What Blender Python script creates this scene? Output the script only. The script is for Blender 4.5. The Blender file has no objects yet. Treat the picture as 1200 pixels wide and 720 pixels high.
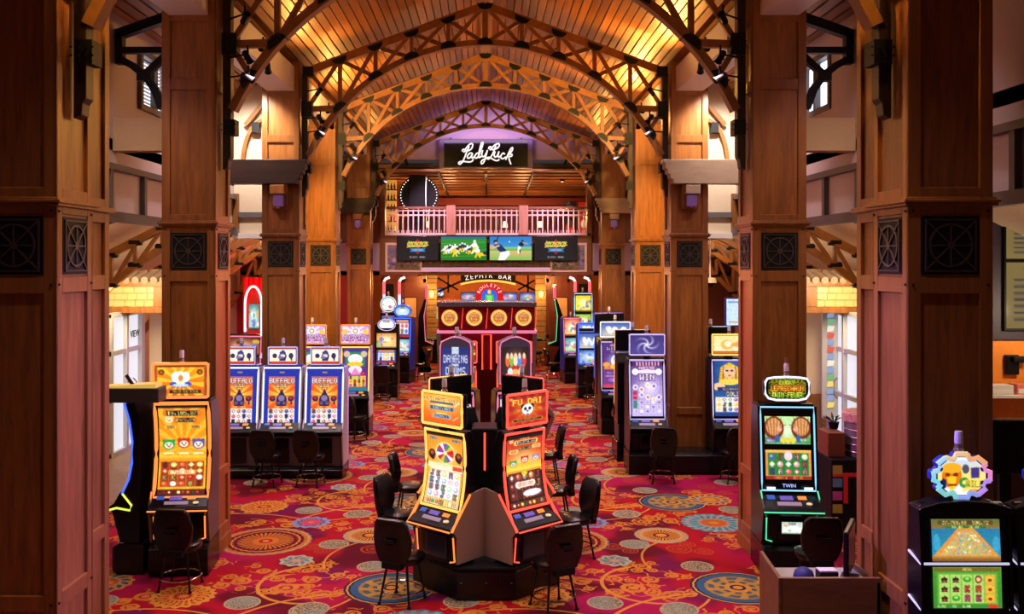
import bpy, bmesh, math, random
import numpy as np
from mathutils import Vector, Matrix
R = math.radians
PI = math.pi
rnd = random.Random(7)
scene = bpy.context.scene
C = scene.collection

# ------------------------------------------------------------------ camera, world, exposure
F, CX, CZ = 1080.0, 0.04, 3.77            # focal length in px of a 1200 px frame; camera x and height
cd = bpy.data.cameras.new('camera')
cam = bpy.data.objects.new('camera', cd)
C.objects.link(cam)
cam.location = (CX, 0, CZ)
cam.rotation_euler = (PI / 2, 0, 0)
cd.sensor_width = 36
cd.lens = 36 * F / 1200
cd.shift_x = 29 / 1200
cd.shift_y = -54 / 1200
cd.clip_end = 200
scene.camera = cam
world = bpy.data.worlds.new('world')
scene.world = world
world.use_nodes = True
bgn = world.node_tree.nodes['Background']
bgn.inputs[0].default_value = (0.75, 0.66, 0.72, 1)
bgn.inputs[1].default_value = 0.05
vs = scene.view_settings
vs.view_transform = 'Standard'
vs.look = 'None'
vs.gamma = 1
vs.use_curve_mapping = False
vs.exposure = 0.0
scene.cycles.use_denoising = True
scene.cycles.max_bounces = 6
scene.cycles.diffuse_bounces = 4
scene.cycles.sample_clamp_indirect = 4
scene.cycles.caustics_reflective = False
scene.cycles.caustics_refractive = False


def at(px, py, d):
    """world point seen at photo pixel px,py at distance d down the hall"""
    return Vector(((px - 571) * d / F + CX, d, CZ - (py - 306) * d / F))


def X_(px, d): return (px - 571) * d / F + CX
def Z_(py, d): return CZ - (py - 306) * d / F


# ------------------------------------------------------------------ materials
MATS = {}


def s2l(c):
    return tuple((v / 12.92 if v <= .04045 else ((v + .055) / 1.055) ** 2.4) for v in c)


def new_mat(name):
    m = bpy.data.materials.new(name)
    m.use_nodes = True
    nt = m.node_tree
    return m, nt, nt.nodes['Principled BSDF']


def plain(name, col, rough=.5, metal=0, bump=0, scale=60, var=.12, coat=0, spec=.4):
    if name in MATS: return MATS[name]
    m, nt, b = new_mat(name)
    b.inputs['Roughness'].default_value = rough
    b.inputs['Metallic'].default_value = metal
    b.inputs['Coat Weight'].default_value = coat
    b.inputs['Specular IOR Level'].default_value = spec
    tc = nt.nodes.new('ShaderNodeTexCoord')
    n = nt.nodes.new('ShaderNodeTexNoise')
    n.inputs['Scale'].default_value = scale
    n.inputs['Detail'].default_value = 3
    nt.links.new(tc.outputs['Object'], n.inputs['Vector'])
    r = nt.nodes.new('ShaderNodeValToRGB')
    r.color_ramp.elements[0].color = (*[v * (1 - var) for v in col], 1)
    r.color_ramp.elements[1].color = (*[min(1, v * (1 + var)) for v in col], 1)
    nt.links.new(n.outputs['Fac'], r.inputs['Fac'])
    nt.links.new(r.outputs['Color'], b.inputs['Base Color'])
    if bump:
        bp = nt.nodes.new('ShaderNodeBump')
        bp.inputs['Strength'].default_value = bump
        bp.inputs['Distance'].default_value = .01
        nt.links.new(n.outputs['Fac'], bp.inputs['Height'])
        nt.links.new(bp.outputs['Normal'], b.inputs['Normal'])
    MATS[name] = m
    return m


def wood(name, col, stretch=(14, 14, 1.2), rough=.38, var=.42, rand=.25, coat=.15):
    """wood grain: stretched noise plus fine fibre, per-object tint"""
    if name in MATS: return MATS[name]
    m, nt, b = new_mat(name)
    L = nt.links.new
    tc = nt.nodes.new('ShaderNodeTexCoord')
    oi = nt.nodes.new('ShaderNodeObjectInfo')
    mp = nt.nodes.new('ShaderNodeMapping')
    mp.inputs['Scale'].default_value = stretch
    L(tc.outputs['Object'], mp.inputs['Vector'])
    n = nt.nodes.new('ShaderNodeTexNoise')
    n.noise_dimensions = '4D'
    n.inputs['Scale'].default_value = 1
    n.inputs['Detail'].default_value = 6
    n.inputs['Roughness'].default_value = .62
    n.inputs['Distortion'].default_value = .5
    mul = nt.nodes.new('ShaderNodeMath'); mul.operation = 'MULTIPLY'; mul.inputs[1].default_value = 37
    L(oi.outputs['Random'], mul.inputs[0]); L(mul.outputs[0], n.inputs['W'])
    L(mp.outputs['Vector'], n.inputs['Vector'])
    r = nt.nodes.new('ShaderNodeValToRGB')
    e = r.color_ramp.elements
    e[0].position, e[1].position = .28, .74
    e[0].color = (*[v * (1 - var) for v in col], 1)
    e[1].color = (*[min(1, v * (1 + var * .6)) for v in col], 1)
    L(n.outputs['Fac'], r.inputs['Fac'])
    hs = nt.nodes.new('ShaderNodeHueSaturation')
    mr = nt.nodes.new('ShaderNodeMapRange')
    mr.inputs['To Min'].default_value = 1 - rand
    mr.inputs['To Max'].default_value = 1 + rand
    L(oi.outputs['Random'], mr.inputs['Value']); L(mr.outputs[0], hs.inputs['Value'])
    L(r.outputs['Color'], hs.inputs['Color']); L(hs.outputs['Color'], b.inputs['Base Color'])
    b.inputs['Roughness'].default_value = rough
    b.inputs['Coat Weight'].default_value = coat
    b.inputs['Coat Roughness'].default_value = .3
    b.inputs['Specular IOR Level'].default_value = .3
    bp = nt.nodes.new('ShaderNodeBump'); bp.inputs['Strength'].default_value = .12; bp.inputs['Distance'].default_value = .004
    L(n.outputs['Fac'], bp.inputs['Height']); L(bp.outputs['Normal'], b.inputs['Normal'])
    MATS[name] = m
    return m


def glow(name, col, strength):
    if name in MATS: return MATS[name]
    m, nt, b = new_mat(name)
    b.inputs['Base Color'].default_value = (*[v * .3 for v in col], 1)
    b.inputs['Emission Color'].default_value = (*col, 1)
    b.inputs['Emission Strength'].default_value = strength
    b.inputs['Roughness'].default_value = .3
    MATS[name] = m
    return m


def glass(name, col=(1, 1, 1), rough=.02):
    if name in MATS: return MATS[name]
    m, nt, b = new_mat(name)
    b.inputs['Base Color'].default_value = (*col, 1)
    b.inputs['Transmission Weight'].default_value = .9
    b.inputs['Roughness'].default_value = rough
    MATS[name] = m
    return m


def screen_mat(name, strength):
    """lit display: its picture is stored per vertex"""
    if name in MATS: return MATS[name]
    m, nt, b = new_mat(name)
    a = nt.nodes.new('ShaderNodeAttribute'); a.attribute_name = 'art'
    nt.links.new(a.outputs['Color'], b.inputs['Emission Color'])
    b.inputs['Base Color'].default_value = (.01, .01, .012, 1)
    b.inputs['Emission Strength'].default_value = strength
    b.inputs['Roughness'].default_value = .12
    MATS[name] = m
    return m


WOOD = wood('maple_pillar', (.27, .098, .022), (13, 13, 1.0), .40, .40, .12, .06)
WOODP = wood('maple_panel', (.29, .104, .023), (16, 16, 1.6), .40, .50, .14, .06)
WOODT = wood('truss_timber', (.30, .115, .024), (5, 5, 5), .45, .35, .14, .04)
WOODC = wood('ceiling_plank', (.34, .125, .026), (18, 1.0, 18), .42, .4, .34, .06)
WOODD = wood('dark_beam', (.028, .011, .007), (3, 12, 12), .45, .4, .1, .04)  # dark timber; also carries the painted shade of the left cross beams
WOODL = wood('lit_beam', (.34, .24, .17), (3, 12, 12), .45, .2, .05)  # cross beam timber with bright light put into its colour
WOODB = wood('desk_wood', (.17, .07, .028), (2, 12, 12), .4, .35, .05)
IRON = plain('black_iron', (.006, .006, .007), .5, 0, .2, 90, spec=.2)
GRILLE = plain('grille_iron', (.060, .042, .034), .45, .3, .2, 60, spec=.3)
BLACK = plain('black_plastic', (.0045, .0045, .006), .25, 0, 0, 40, spec=.3)
BLACKM = plain('black_matte', (.006, .006, .007), .6, 0, .1, 120, spec=.2)
VINYL = plain('black_vinyl', (.0035, .0033, .004), .24, 0, .1, 180, spec=.36)
CHROME = plain('chrome', (.78, .78, .80), .12, 1, 0, 20, .03)
STEEL = plain('brushed_steel', (.42, .40, .40), .35, 1, .05, 90, .08)
GREYM = plain('grey_cabinet_metal', (.16, .14, .135), .35, .7, .05, 60, .08)
DARKM = plain('dark_cabinet_metal', (.018, .017, .020), .32, .5, .05, 60, .1, spec=.3)
CREAM = plain('cream_plaster', (.66, .52, .38), .75, 0, .08, 25, .05)
TANW = plain('tan_plaster', (.50, .33, .15), .7, 0, .08, 25, .05)
PINKW = plain('pale_plaster', (.70, .60, .58), .75, 0, .08, 25, .04)
WHITEP = plain('white_paint', (.72, .68, .64), .55, 0, .03, 40, .03)
GREYT = plain('grey_trim', (.13, .11, .115), .5, 0, .05, 40, .08)
REDW = plain('red_wall', (.45, .02, .025), .5, 0, .05, 12, .2)
SCR = screen_mat('lit_screen', 1.25)
SCRD = screen_mat('lit_screen_soft', .8)
# ------------------------------------------------------------------ mesh helpers
class MB:
    def __init__(s): s.v = []; s.f = []
    def add(s, vs_, fs):
        o = len(s.v); s.v += [tuple(p) for p in vs_]; s.f += [tuple(i + o for i in f) for f in fs]; return s
    def box(s, x0, x1, y0, y1, z0, z1):
        return s.add([(x0, y0, z0), (x1, y0, z0), (x1, y1, z0), (x0, y1, z0), (x0, y0, z1), (x1, y0, z1), (x1, y1, z1), (x0, y1, z1)],
                     [(0, 3, 2, 1), (4, 5, 6, 7), (0, 1, 5, 4), (1, 2, 6, 5), (2, 3, 7, 6), (3, 0, 4, 7)])
    def prism(s, poly, axis, a, b):
        """poly in the two other axes (order x,y,z) extruded along axis from a to b"""
        def P(p, t): return {'x': (t, p[0], p[1]), 'y': (p[0], t, p[1]), 'z': (p[0], p[1], t)}[axis]
        n = len(poly)
        vv = [P(p, a) for p in poly] + [P(p, b) for p in poly]
        return s.add(vv, [tuple(range(n)), tuple(range(2 * n - 1, n - 1, -1))] + [(i, i + n, (i + 1) % n + n, (i + 1) % n) for i in range(n)])
    def bar(s, p, q, w, t, y=0):
        """flat timber in the XZ plane from p to q, width w, thickness t along Y about y"""
        dx, dz = q[0] - p[0], q[1] - p[1]; l = math.hypot(dx, dz); nx, nz = -dz / l * w / 2, dx / l * w / 2
        return s.prism([(p[0] + nx, p[1] + nz), (q[0] + nx, q[1] + nz), (q[0] - nx, q[1] - nz), (p[0] - nx, p[1] - nz)], 'y', y - t / 2, y + t / 2)
    def tube(s, path, r, n=8, closed=False):
        P = [Vector(p) for p in path]; m = len(P); o = len(s.v); vv = []; ff = []
        up = Vector((0, 0, 1))
        for i in range(m):
            if closed: t = P[(i + 1) % m] - P[i - 1]
            else: t = P[min(i + 1, m - 1)] - P[max(i - 1, 0)]
            t.normalize()
            a = t.cross(up)
            if a.length < .05: a = t.cross(Vector((0, 1, 0)))
            a.normalize(); b = t.cross(a)
            rr = r[i] if isinstance(r, (list, tuple)) else r
            for k in range(n):
                w = 2 * PI * k / n; vv.append(P[i] + (a * math.cos(w) + b * math.sin(w)) * rr)
        for i in range(m if closed else m - 1):
            j = (i + 1) % m
            for k in range(n): ff.append((i * n + k, i * n + (k + 1) % n, j * n + (k + 1) % n, j * n + k))
        if not closed: ff += [tuple(range(n - 1, -1, -1)), tuple(range((m - 1) * n, m * n))]
        return s.add(vv, ff)
    def lathe(s, prof, c=(0, 0, 0), n=16):
        vv = []; ff = []
        for r, z in prof:
            for k in range(n): w = 2 * PI * k / n; vv.append((c[0] + r * math.cos(w), c[1] + r * math.sin(w), c[2] + z))
        for i in range(len(prof) - 1):
            for k in range(n): ff.append((i * n + k, i * n + (k + 1) % n, (i + 1) * n + (k + 1) % n, (i + 1) * n + k))
        ff += [tuple(range(n - 1, -1, -1)), tuple(range((len(prof) - 1) * n, len(prof) * n))]
        return s.add(vv, ff)
    def build(s, name, mat, parent=None, smooth=False, bevel=0, segs=2):
        me = bpy.data.meshes.new(name)
        me.from_pydata(s.v, [], s.f)
        bm = bmesh.new(); bm.from_mesh(me)
        bmesh.ops.recalc_face_normals(bm, faces=bm.faces)
        if bevel:
            ed = [e for e in bm.edges if len(e.link_faces) == 2 and e.calc_face_angle(0) > .4]
            bmesh.ops.bevel(bm, geom=ed, offset=bevel, segments=segs, profile=.5, affect='EDGES', clamp_overlap=True)
        if smooth:
            for f in bm.faces: f.smooth = True
            for e in bm.edges:
                if len(e.link_faces) == 2 and e.calc_face_angle(0) > .7: e.smooth = False
        bm.to_mesh(me); bm.free()
        me.materials.append(mat)
        o = bpy.data.objects.new(name, me); C.objects.link(o)
        if parent: o.parent = parent
        return o


def box(name, mat, parent, x0, x1, y0, y1, z0, z1, bevel=0):
    return MB().box(x0, x1, y0, y1, z0, z1).build(name, mat, parent, bevel=bevel)


def tag(o, label=None, cat=None, group=None, kind=None):
    if label: o['label'] = label
    if cat: o['category'] = cat
    if group: o['group'] = group
    if kind: o['kind'] = kind
    return o


def empty(name, loc=(0, 0, 0), rz=0, label=None, cat=None, group=None, kind=None):
    o = bpy.data.objects.new(name, None); C.objects.link(o)
    o.location = loc; o.rotation_euler = (0, 0, rz); o.empty_display_size = .1
    return tag(o, label, cat, group, kind)


def copy_tree(o, parent=None):
    c = o.copy(); C.objects.link(c); c.parent = parent
    for ch in list(o.children): copy_tree(ch, c)
    return c


def place(o, loc, rz=0, label=None, scale=None):
    o.location = loc; o.rotation_euler = (0, 0, rz)
    if label: o['label'] = label
    if scale: o.scale = scale
    return o


def text_mesh(name, body, size, mat, parent, loc, rot=(PI / 2, 0, 0), depth=.004, align='CENTER'):
    cu = bpy.data.curves.new(name, 'FONT'); cu.body = body; cu.size = size; cu.extrude = depth
    cu.align_x = align; cu.align_y = 'CENTER'; cu.resolution_u = 2
    t = bpy.data.objects.new(name, cu); C.objects.link(t)
    me = bpy.data.meshes.new_from_object(t.evaluated_get(bpy.context.evaluated_depsgraph_get()))
    bpy.data.objects.remove(t); bpy.data.curves.remove(cu)
    me.materials.clear(); me.materials.append(mat)
    o = bpy.data.objects.new(name, me); C.objects.link(o)
    o.location = loc; o.rotation_euler = rot
    if parent: o.parent = parent
    return o


def light(kind, name, loc, col, power, parent=None, aim=None, angle=60, blend=.6, size=.1, sizey=None):
    ld = bpy.data.lights.new(name, kind)
    ld.color = col; ld.energy = power
    if kind == 'SPOT':
        ld.spot_size = R(angle); ld.spot_blend = blend; ld.shadow_soft_size = size
    elif kind == 'AREA':
        ld.size = size
        if sizey: ld.shape = 'RECTANGLE'; ld.size_y = sizey
    else: ld.shadow_soft_size = size
    o = bpy.data.objects.new(name, ld); C.objects.link(o)
    o.location = loc
    if aim is not None:
        o.rotation_euler = (Vector(aim) - Vector(loc)).to_track_quat('-Z', 'Y').to_euler()
    if parent: o.parent = parent
    return o


# ------------------------------------------------------------------ painted displays (colour per vertex)
GL = dict(zip('ABCDEFGHIJKLMNOPQRSTUVWXYZ0123456789$,.!:',
    ('EHHVHHH UHHUHHU EHGGGHE UHHHHHU VGGUGGV VGGUGGG EHGNHHF HHHVHHH E44444E 72222IC HIKOKIH GGGGGGV HRLLHHH HPLJHHH EHHHHHE UHHUGGG EHHHLID UHHUKIH FGGE11U V444444 '
     'HHHHHHE HHHHHA4 HHHLLRH HHA4AHH HHA4444 V1248GV EHJLPHE 4C4444E EH1248V V2421HE 26AIV22 VGU11HE 68GUHHE V124888 EHHEHHE EHHF12C 4FKE5U4 0000CC4 00000CC 4444404 0CC0CC0').split()))


class Art:
    """small software canvas, coordinates 0..1, v downwards"""
    def __init__(s, w, h, col=(0, 0, 0), ss=3):
        s.w, s.h, s.ss = w, h, ss
        s.a = np.zeros((h * ss, w * ss, 3)); s.a[:] = col
        s.vv, s.uu = np.mgrid[0:h * ss, 0:w * ss]
        s.uu = (s.uu + .5) / (w * ss); s.vv = (s.vv + .5) / (h * ss); s.asp = w / h
    def put(s, m, c, al=1.0):
        m = (m * al)[..., None] if m.dtype != bool else (m.astype(float) * al)[..., None]
        s.a = s.a * (1 - m) + np.array(c) * m; return s
    def vgrad(s, c1, c2, v0=0, v1=1, u0=0, u1=1):
        t = np.clip((s.vv - v0) / (v1 - v0), 0, 1)[..., None]; m = ((s.vv >= v0) & (s.vv <= v1) & (s.uu >= u0) & (s.uu <= u1))[..., None]
        s.a = np.where(m, np.array(c1) * (1 - t) + np.array(c2) * t, s.a); return s
    def rect(s, u0, v0, u1, v1, c, al=1): return s.put((s.uu >= u0) & (s.uu <= u1) & (s.vv >= v0) & (s.vv <= v1), c, al)
    def oval(s, u, v, ru, rv, c, al=1): return s.put(((s.uu - u) / ru) ** 2 + ((s.vv - v) / rv) ** 2 <= 1, c, al)
    def disc(s, u, v, r, c, al=1): return s.oval(u, v, r, r * s.asp, c, al)
    def halo(s, u, v, ru, rv, c, al=1):
        d = np.sqrt(((s.uu - u) / ru) ** 2 + ((s.vv - v) / rv) ** 2); return s.put(np.clip(1 - d, 0, 1) ** 1.3, c, al)
    def rays(s, u, v, n, c, al=.5, ph=0):
        a = np.arctan2((s.vv - v) / s.asp, s.uu - u); return s.put(np.clip(np.sin(a * n + ph) * 3, 0, 1), c, al)
    def ring(s, u, v, r, t, c, al=1):
        d = np.sqrt((s.uu - u) ** 2 + ((s.vv - v) / s.asp) ** 2); return s.put(abs(d - r) < t, c, al)
    def poly(s, pts, c, al=1):
        inside = np.zeros(s.uu.shape, bool); n = len(pts)
        for i in range(n):
            (x1, y1), (x2, y2) = pts[i], pts[(i + 1) % n]
            if y1 == y2: continue
            k = ((y1 > s.vv) != (y2 > s.vv)) & (s.uu < (x2 - x1) * (s.vv - y1) / (y2 - y1) + x1); inside ^= k
        return s.put(inside, c, al)
    def line(s, u0, v0, u1, v1, t, c, al=1):
        px, py = s.uu - u0, (s.vv - v0) / s.asp; dx, dy = u1 - u0, (v1 - v0) / s.asp
        k = np.clip((px * dx + py * dy) / (dx * dx + dy * dy + 1e-9), 0, 1)
        return s.put(np.hypot(px - k * dx, py - k * dy) < t, c, al)
    def text(s, u, v, h, body, c, outline=None, maxw=.95):
        """centred bitmap lettering, h tall"""
        n = len(body); cell = h / 7 / s.asp      # width of a pixel in u
        tw = (n * 6 - 1) * cell
        if tw > maxw: cell *= maxw / tw; tw = maxw
        gx = np.floor((s.uu - (u - tw / 2)) / cell).astype(int); gy = np.floor((s.vv - (v - h / 2)) / (h / 7)).astype(int)
        bm = np.zeros((7 + 2, n * 6 + 2), bool)
        for i, ch in enumerate(body.upper()):
            g = GL.get(ch)
            if g:
                for r_, q in enumerate(g):
                    b = int(q, 32)
                    for k in range(5):
                        if b >> (4 - k) & 1: bm[r_ + 1, i * 6 + k + 1] = True
        ok = (gx >= -1) & (gx <= n * 6) & (gy >= -1) & (gy <= 7)
        gi, gj = np.clip(gy + 1, 0, 8), np.clip(gx + 1, 0, n * 6 + 1)
        if outline is not None:
            o = bm.copy()
            for dy in (-1, 0, 1):
                for dx in (-1, 0, 1): o |= np.roll(np.roll(bm, dy, 0), dx, 1)
            s.put(o[gi, gj] & ok, outline)
        return s.put(bm[gi, gj] & ok, c)
    def noise(s, seed, n, amp, u0=0, v0=0, u1=1, v1=1):
        g = np.random.default_rng(seed); m = (s.uu >= u0) & (s.uu <= u1) & (s.vv >= v0) & (s.vv <= v1)
        t = g.uniform(-amp, amp, (n, n, 3)); iy = np.clip(((s.vv - v0) / (v1 - v0) * n).astype(int), 0, n - 1); ix = np.clip(((s.uu - u0) / (u1 - u0) * n).astype(int), 0, n - 1)
        s.a = np.where(m[..., None], np.clip(s.a + t[iy, ix], 0, 1), s.a); return s
    def out(s):
        k = s.ss; a = s.a.reshape(s.h, k, s.w, k, 3).mean((1, 3)); a = np.clip(a, 0, 1)
        return np.where(a <= .04045, a / 12.92, ((a + .055) / 1.055) ** 2.4)


def screen(name, art, fn, parent, mat=None):
    """grid mesh over fn(u, v) -> local point carrying the picture as a colour per vertex"""
    a = art.out() if isinstance(art, Art) else art
    h, w, _ = a.shape
    if mat is None:
        g_ = np.random.default_rng(h * 131 + w); a = np.clip(a * g_.uniform(.80, 1.18, (h, w, 1)) + g_.uniform(0, .02, (h, w, 3)), 0, 1)
    vv = [fn((i + .5) / w if 0 < i < w - 1 else (0 if i == 0 else 1), (j + .5) / h if 0 < j < h - 1 else (0 if j == 0 else 1)) for j in range(h) for i in range(w)]
    ff = [(j * w + i, (j + 1) * w + i, (j + 1) * w + i + 1, j * w + i + 1) for j in range(h - 1) for i in range(w - 1)]
    me = bpy.data.meshes.new(name); me.from_pydata(vv, [], ff)
    at_ = me.attributes.new('art', 'FLOAT_COLOR', 'POINT')
    buf = np.ones((h * w, 4), np.float32); buf[:, :3] = a.reshape(-1, 3); at_.data.foreach_set('color', buf.ravel())
    me.materials.append(mat or SCR)
    o = bpy.data.objects.new(name, me); C.objects.link(o)
    if parent: o.parent = parent
    return o


def flat(x0, x1, y, z0, z1):
    return lambda u, v: (x0 + (x1 - x0) * u, y, z1 + (z0 - z1) * v)
# ------------------------------------------------------------------ carpet
def carpet_material():
    m, nt, b = new_mat('patterned_carpet')
    N = nt.nodes.new; L = nt.links.new
    TX, TY = 4.0, 3.77
    geo = N('ShaderNodeNewGeometry')
    P = geo.outputs['Position']

    def vm(op, a, bb=None, c=None):
        n = N('ShaderNodeVectorMath'); n.operation = op
        for i, q in enumerate((a, bb, c)):
            if q is None: continue
            if isinstance(q, tuple): n.inputs[i].default_value = q
            else: L(q, n.inputs[i])
        return n.outputs['Value'] if op in ('LENGTH', 'DISTANCE') else n.outputs['Vector']

    def mt(op, a, bb=None, c=None):
        n = N('ShaderNodeMath'); n.operation = op
        for i, q in enumerate((a, bb, c)):
            if q is None: continue
            if isinstance(q, (int, float)): n.inputs[i].default_value = q
            else: L(q, n.inputs[i])
        return n.outputs[0]

    def mix(f, a, bb):
        n = N('ShaderNodeMix'); n.data_type = 'RGBA'
        for s, q in ((n.inputs[0], f), (n.inputs[6], a), (n.inputs[7], bb)):
            if isinstance(q, (int, float)): s.default_value = q
            elif isinstance(q, tuple): s.default_value = (*q, 1)
            else: L(q, s)
        return n.outputs[2]

    def ramp(f, stops, interp='CONSTANT'):
        n = N('ShaderNodeValToRGB'); cr = n.color_ramp; cr.interpolation = interp
        while len(cr.elements) < len(stops): cr.elements.new(.5)
        for e, (p, c) in zip(cr.elements, stops): e.position = p; e.color = (*c, 1)
        L(f, n.inputs[0]); return n.outputs[0]

    def noise(scale, detail=2, vec=None):
        n = N('ShaderNodeTexNoise'); n.inputs['Scale'].default_value = scale; n.inputs['Detail'].default_value = detail
        L(vec if vec is not None else P, n.inputs['Vector']); return n.outputs['Fac']

    wob = N('ShaderNodeTexNoise'); wob.inputs['Scale'].default_value = 9; L(P, wob.inputs['Vector'])
    wv = vm('SCALE', vm('SUBTRACT', wob.outputs['Color'], (.5, .5, .5))); wv.node.inputs['Scale'].default_value = .05
    PW = vm('MULTIPLY', vm('ADD', P, wv), (1, 1, 0))
    P0 = vm('MULTIPLY', P, (1, 1, 0))

    def rel(x, y, p=None):
        return vm('WRAP', vm('SUBTRACT', p or P0, (x, y, 0)), (TX / 2, TY / 2, 1), (-TX / 2, -TY / 2, -1))

    red, mag, mar, pur = (.36, .003, .012), (.36, .006, .075), (.11, .002, .014), (.15, .004, .058)
    gold, org, pale = (.58, .26, .035), (.48, .12, .014), (.40, .34, .20)
    tpos = vm('WRAP', P0, (TX, TY, 1), (0, 0, -1))
    base = mix(ramp(noise(.55, 1), [(.40, (0, 0, 0)), (.62, (1, 1, 1))], 'EASE'), red, mag)
    base = mix(ramp(noise(.8, 2, vm('ADD', P, (31, 7, 0))), [(.50, (0, 0, 0)), (.60, (1, 1, 1))], 'EASE'), base, mar)
    base = mix(ramp(noise(.7, 2, vm('ADD', P, (3, 57, 0))), [(.57, (0, 0, 0)), (.66, (1, 1, 1))], 'EASE'), base, pur)
    col = base

    # faint tone-on-tone swirls
    def curls(lst, p):
        best = None
        for x, y, r in lst:
            d = mt('MULTIPLY', vm('LENGTH', rel(x, y, p)), 1 / r)
            best = d if best is None else mt('MINIMUM', best, d)
        return best
    cl_f = [(2.55, 12.05, .17), (2.85, 11.95, .13), (2.7, 12.25, .11), (1.7, 12.15, .13), (1.9, 11.98, .11), (.35, 12.9, .17), (.0, 12.7, .14), (3.7, 11.6, .14), (-.1, 11.2, .12), (.25, 11.35, .1)]
    f = curls(cl_f, PW)
    col = mix(ramp(f, [(0, (1, 1, 1)), (.22, (0, 0, 0)), (.42, (1, 1, 1)), (.58, (0, 0, 0)), (.80, (1, 1, 1)), (1.0, (0, 0, 0))]), col, (.38, .055, .012))
    # golden scrolls
    cl_g = [(1.72, 10.62, .15), (1.5, 10.5, .10), (1.97, 10.9, .11), (1.55, 10.93, .10), (1.92, 10.47, .10), (1.72, 10.87, .07), (1.98, 10.68, .07),
            (2.19, 10.42, .12), (2.38, 10.5, .08), (2.03, 10.36, .08), (1.78, 11.42, .09), (1.95, 11.36, .10), (1.86, 11.22, .08), (2.05, 11.22, .07), (1.7, 11.26, .07), (2.08, 11.5, .06),
            (2.45, 13.5, .14), (2.7, 13.35, .12), (2.3, 13.3, .10), (2.6, 13.62, .09), (1.15, 10.85, .12), (.95, 10.7, .10), (.98, 11.0, .09), (1.2, 10.6, .07),
            (1.75, 13.05, .10), (1.95, 13.2, .09), (2.0, 12.98, .07), (1.2, 13.15, .12), (1.05, 13.38, .09), (2.12, 14.16, .12), (1.95, 14.3, .08), (2.32, 14.2, .09), (.2, 10.35, .13), (.42, 10.2, .1), (.0, 10.2, .1),
            (2.25, 11.05, .09), (2.42, 11.0, .07), (1.32, 11.2, .09), (1.18, 11.38, .07), (3.3, 12.62, .12), (3.05, 12.5, .08), (2.9, 13.75, .10), (3.1, 13.9, .08), (.75, 13.3, .11), (.55, 13.1, .08), (.7, 11.5, .11), (.5, 11.35, .08), (3.4, 11.2, .11), (3.6, 11.05, .08), (3.5, 12.4, .13), (3.7, 12.55, .10), (3.35, 12.2, .09), (-.1, 13.6, .13), (.15, 13.8, .1), (-.3, 13.8, .09)]
    g_ = curls(cl_g, PW)
    gm = ramp(g_, [(0, (1, 1, 1)), (.36, (0, 0, 0)), (.56, (1, 1, 1)), (.98, (0, 0, 0))])
    vine = mt('MULTIPLY', mt('LESS_THAN', mt('ABSOLUTE', mt('SUBTRACT', noise(4.2, 1), .5)), .022), mt('LESS_THAN', g_, 1.9))
    gold2 = mix(noise(14, 2), gold, org)
    col = mix(vine, col, gold2)
    col = mix(gm, col, gold2)

    # golden stems: thin arcs of large rings, clipped to one side
    def stem(x, y, r, w, nx, ny, off):
        v = rel(x, y)
        d = mt('ABSOLUTE', mt('SUBTRACT', vm('LENGTH', v), r))
        on = mt('LESS_THAN', d, w)
        dn = N('ShaderNodeVectorMath'); dn.operation = 'DOT_PRODUCT'; L(v, dn.inputs[0]); dn.inputs[1].default_value = (nx, ny, 0)
        return mt('MULTIPLY', on, mt('GREATER_THAN', dn.outputs['Value'], off))
    for a in ((2.0, 10.75, .62, .022, -1, -.25, .05), (2.6, 9.0, 1.45, .020, -.5, 1, 1.1), (2.2, 9.2, 1.95, .013, .1, 1, 1.7),
              (1.4, 14.6, 1.25, .016, .7, -1, 1.2), (.4, 12.2, 1.55, .015, .2, 1, 1.25), (3.0, 11.6, 1.0, .015, -1, .5, .8)):
        col = mix(stem(*a), col, gold)

    # medallions
    def medal(x, y, r, stops, k=0, amp=0, col=None, alt=None, kk=24, lo=.4, hi=.9):
        v = rel(x, y)
        n = mt('MULTIPLY', vm('LENGTH', v), 1 / r)
        sx = N('ShaderNodeSeparateXYZ'); L(v, sx.inputs[0])
        ang = mt('ARCTAN2', sx.outputs[1], sx.outputs[0])
        ne = n
        if k: ne = mt('ADD', n, mt('MULTIPLY', mt('SINE', mt('MULTIPLY', ang, k)), amp))
        c = ramp(ne, stops)
        if alt is not None:
            s = mt('GREATER_THAN', mt('SINE', mt('ADD', mt('MULTIPLY', ang, kk), mt('MULTIPLY', n, 6.0))), .25)
            band = mt('MULTIPLY', mt('GREATER_THAN', n, lo), mt('LESS_THAN', n, hi))
            c = mix(mt('MULTIPLY', s, band), c, alt)
        return mix(mt('LESS_THAN', ne, .985), col, c)
    blue, teal, navy = (.030, .10, .21), (.06, .21, .25), (.012, .025, .06)
    col = medal(2.93, 10.63, .55, [(0, gold), (.10, navy), (.17, gold), (.28, (.05, .09, .10)), (.38, (.36, .20, .05)), (.48, (.05, .11, .13)), (.60, (.30, .18, .05)), (.68, blue), (.84, navy), (.89, gold), (.93, navy)], 24, .006, col, (.42, .24, .05), 9, .2, .66)
    col = medal(3.3, 13.26, .47, [(0, gold), (.14, org), (.38, (.5, .22, .16)), (.5, teal), (.75, (.42, .2, .22)), (.86, teal)], 16, .03, col, (.16, .42, .45), 20, .45, .97)
    col = medal(2.43, 12.66, .37, [(0, gold), (.2, mar), (.3, gold), (.62, org), (.68, pale), (.78, gold), (.88, (.30, .32, .22))], 20, .012, col, mar, 26, .3, .6)
    col = medal(1.06, 12.4, .62, [(0, gold), (.07, red), (.15, org), (.28, (.26, .035, .010)), (.52, mar), (.66, (.20, .01, .02)), (.70, gold), (.74, mar), (.82, (.40, .15, .03)), (.9, gold), (.95, (.18, .20, .25))], 28, .010, col, (.50, .20, .025), 34, .15, .60)
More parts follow.
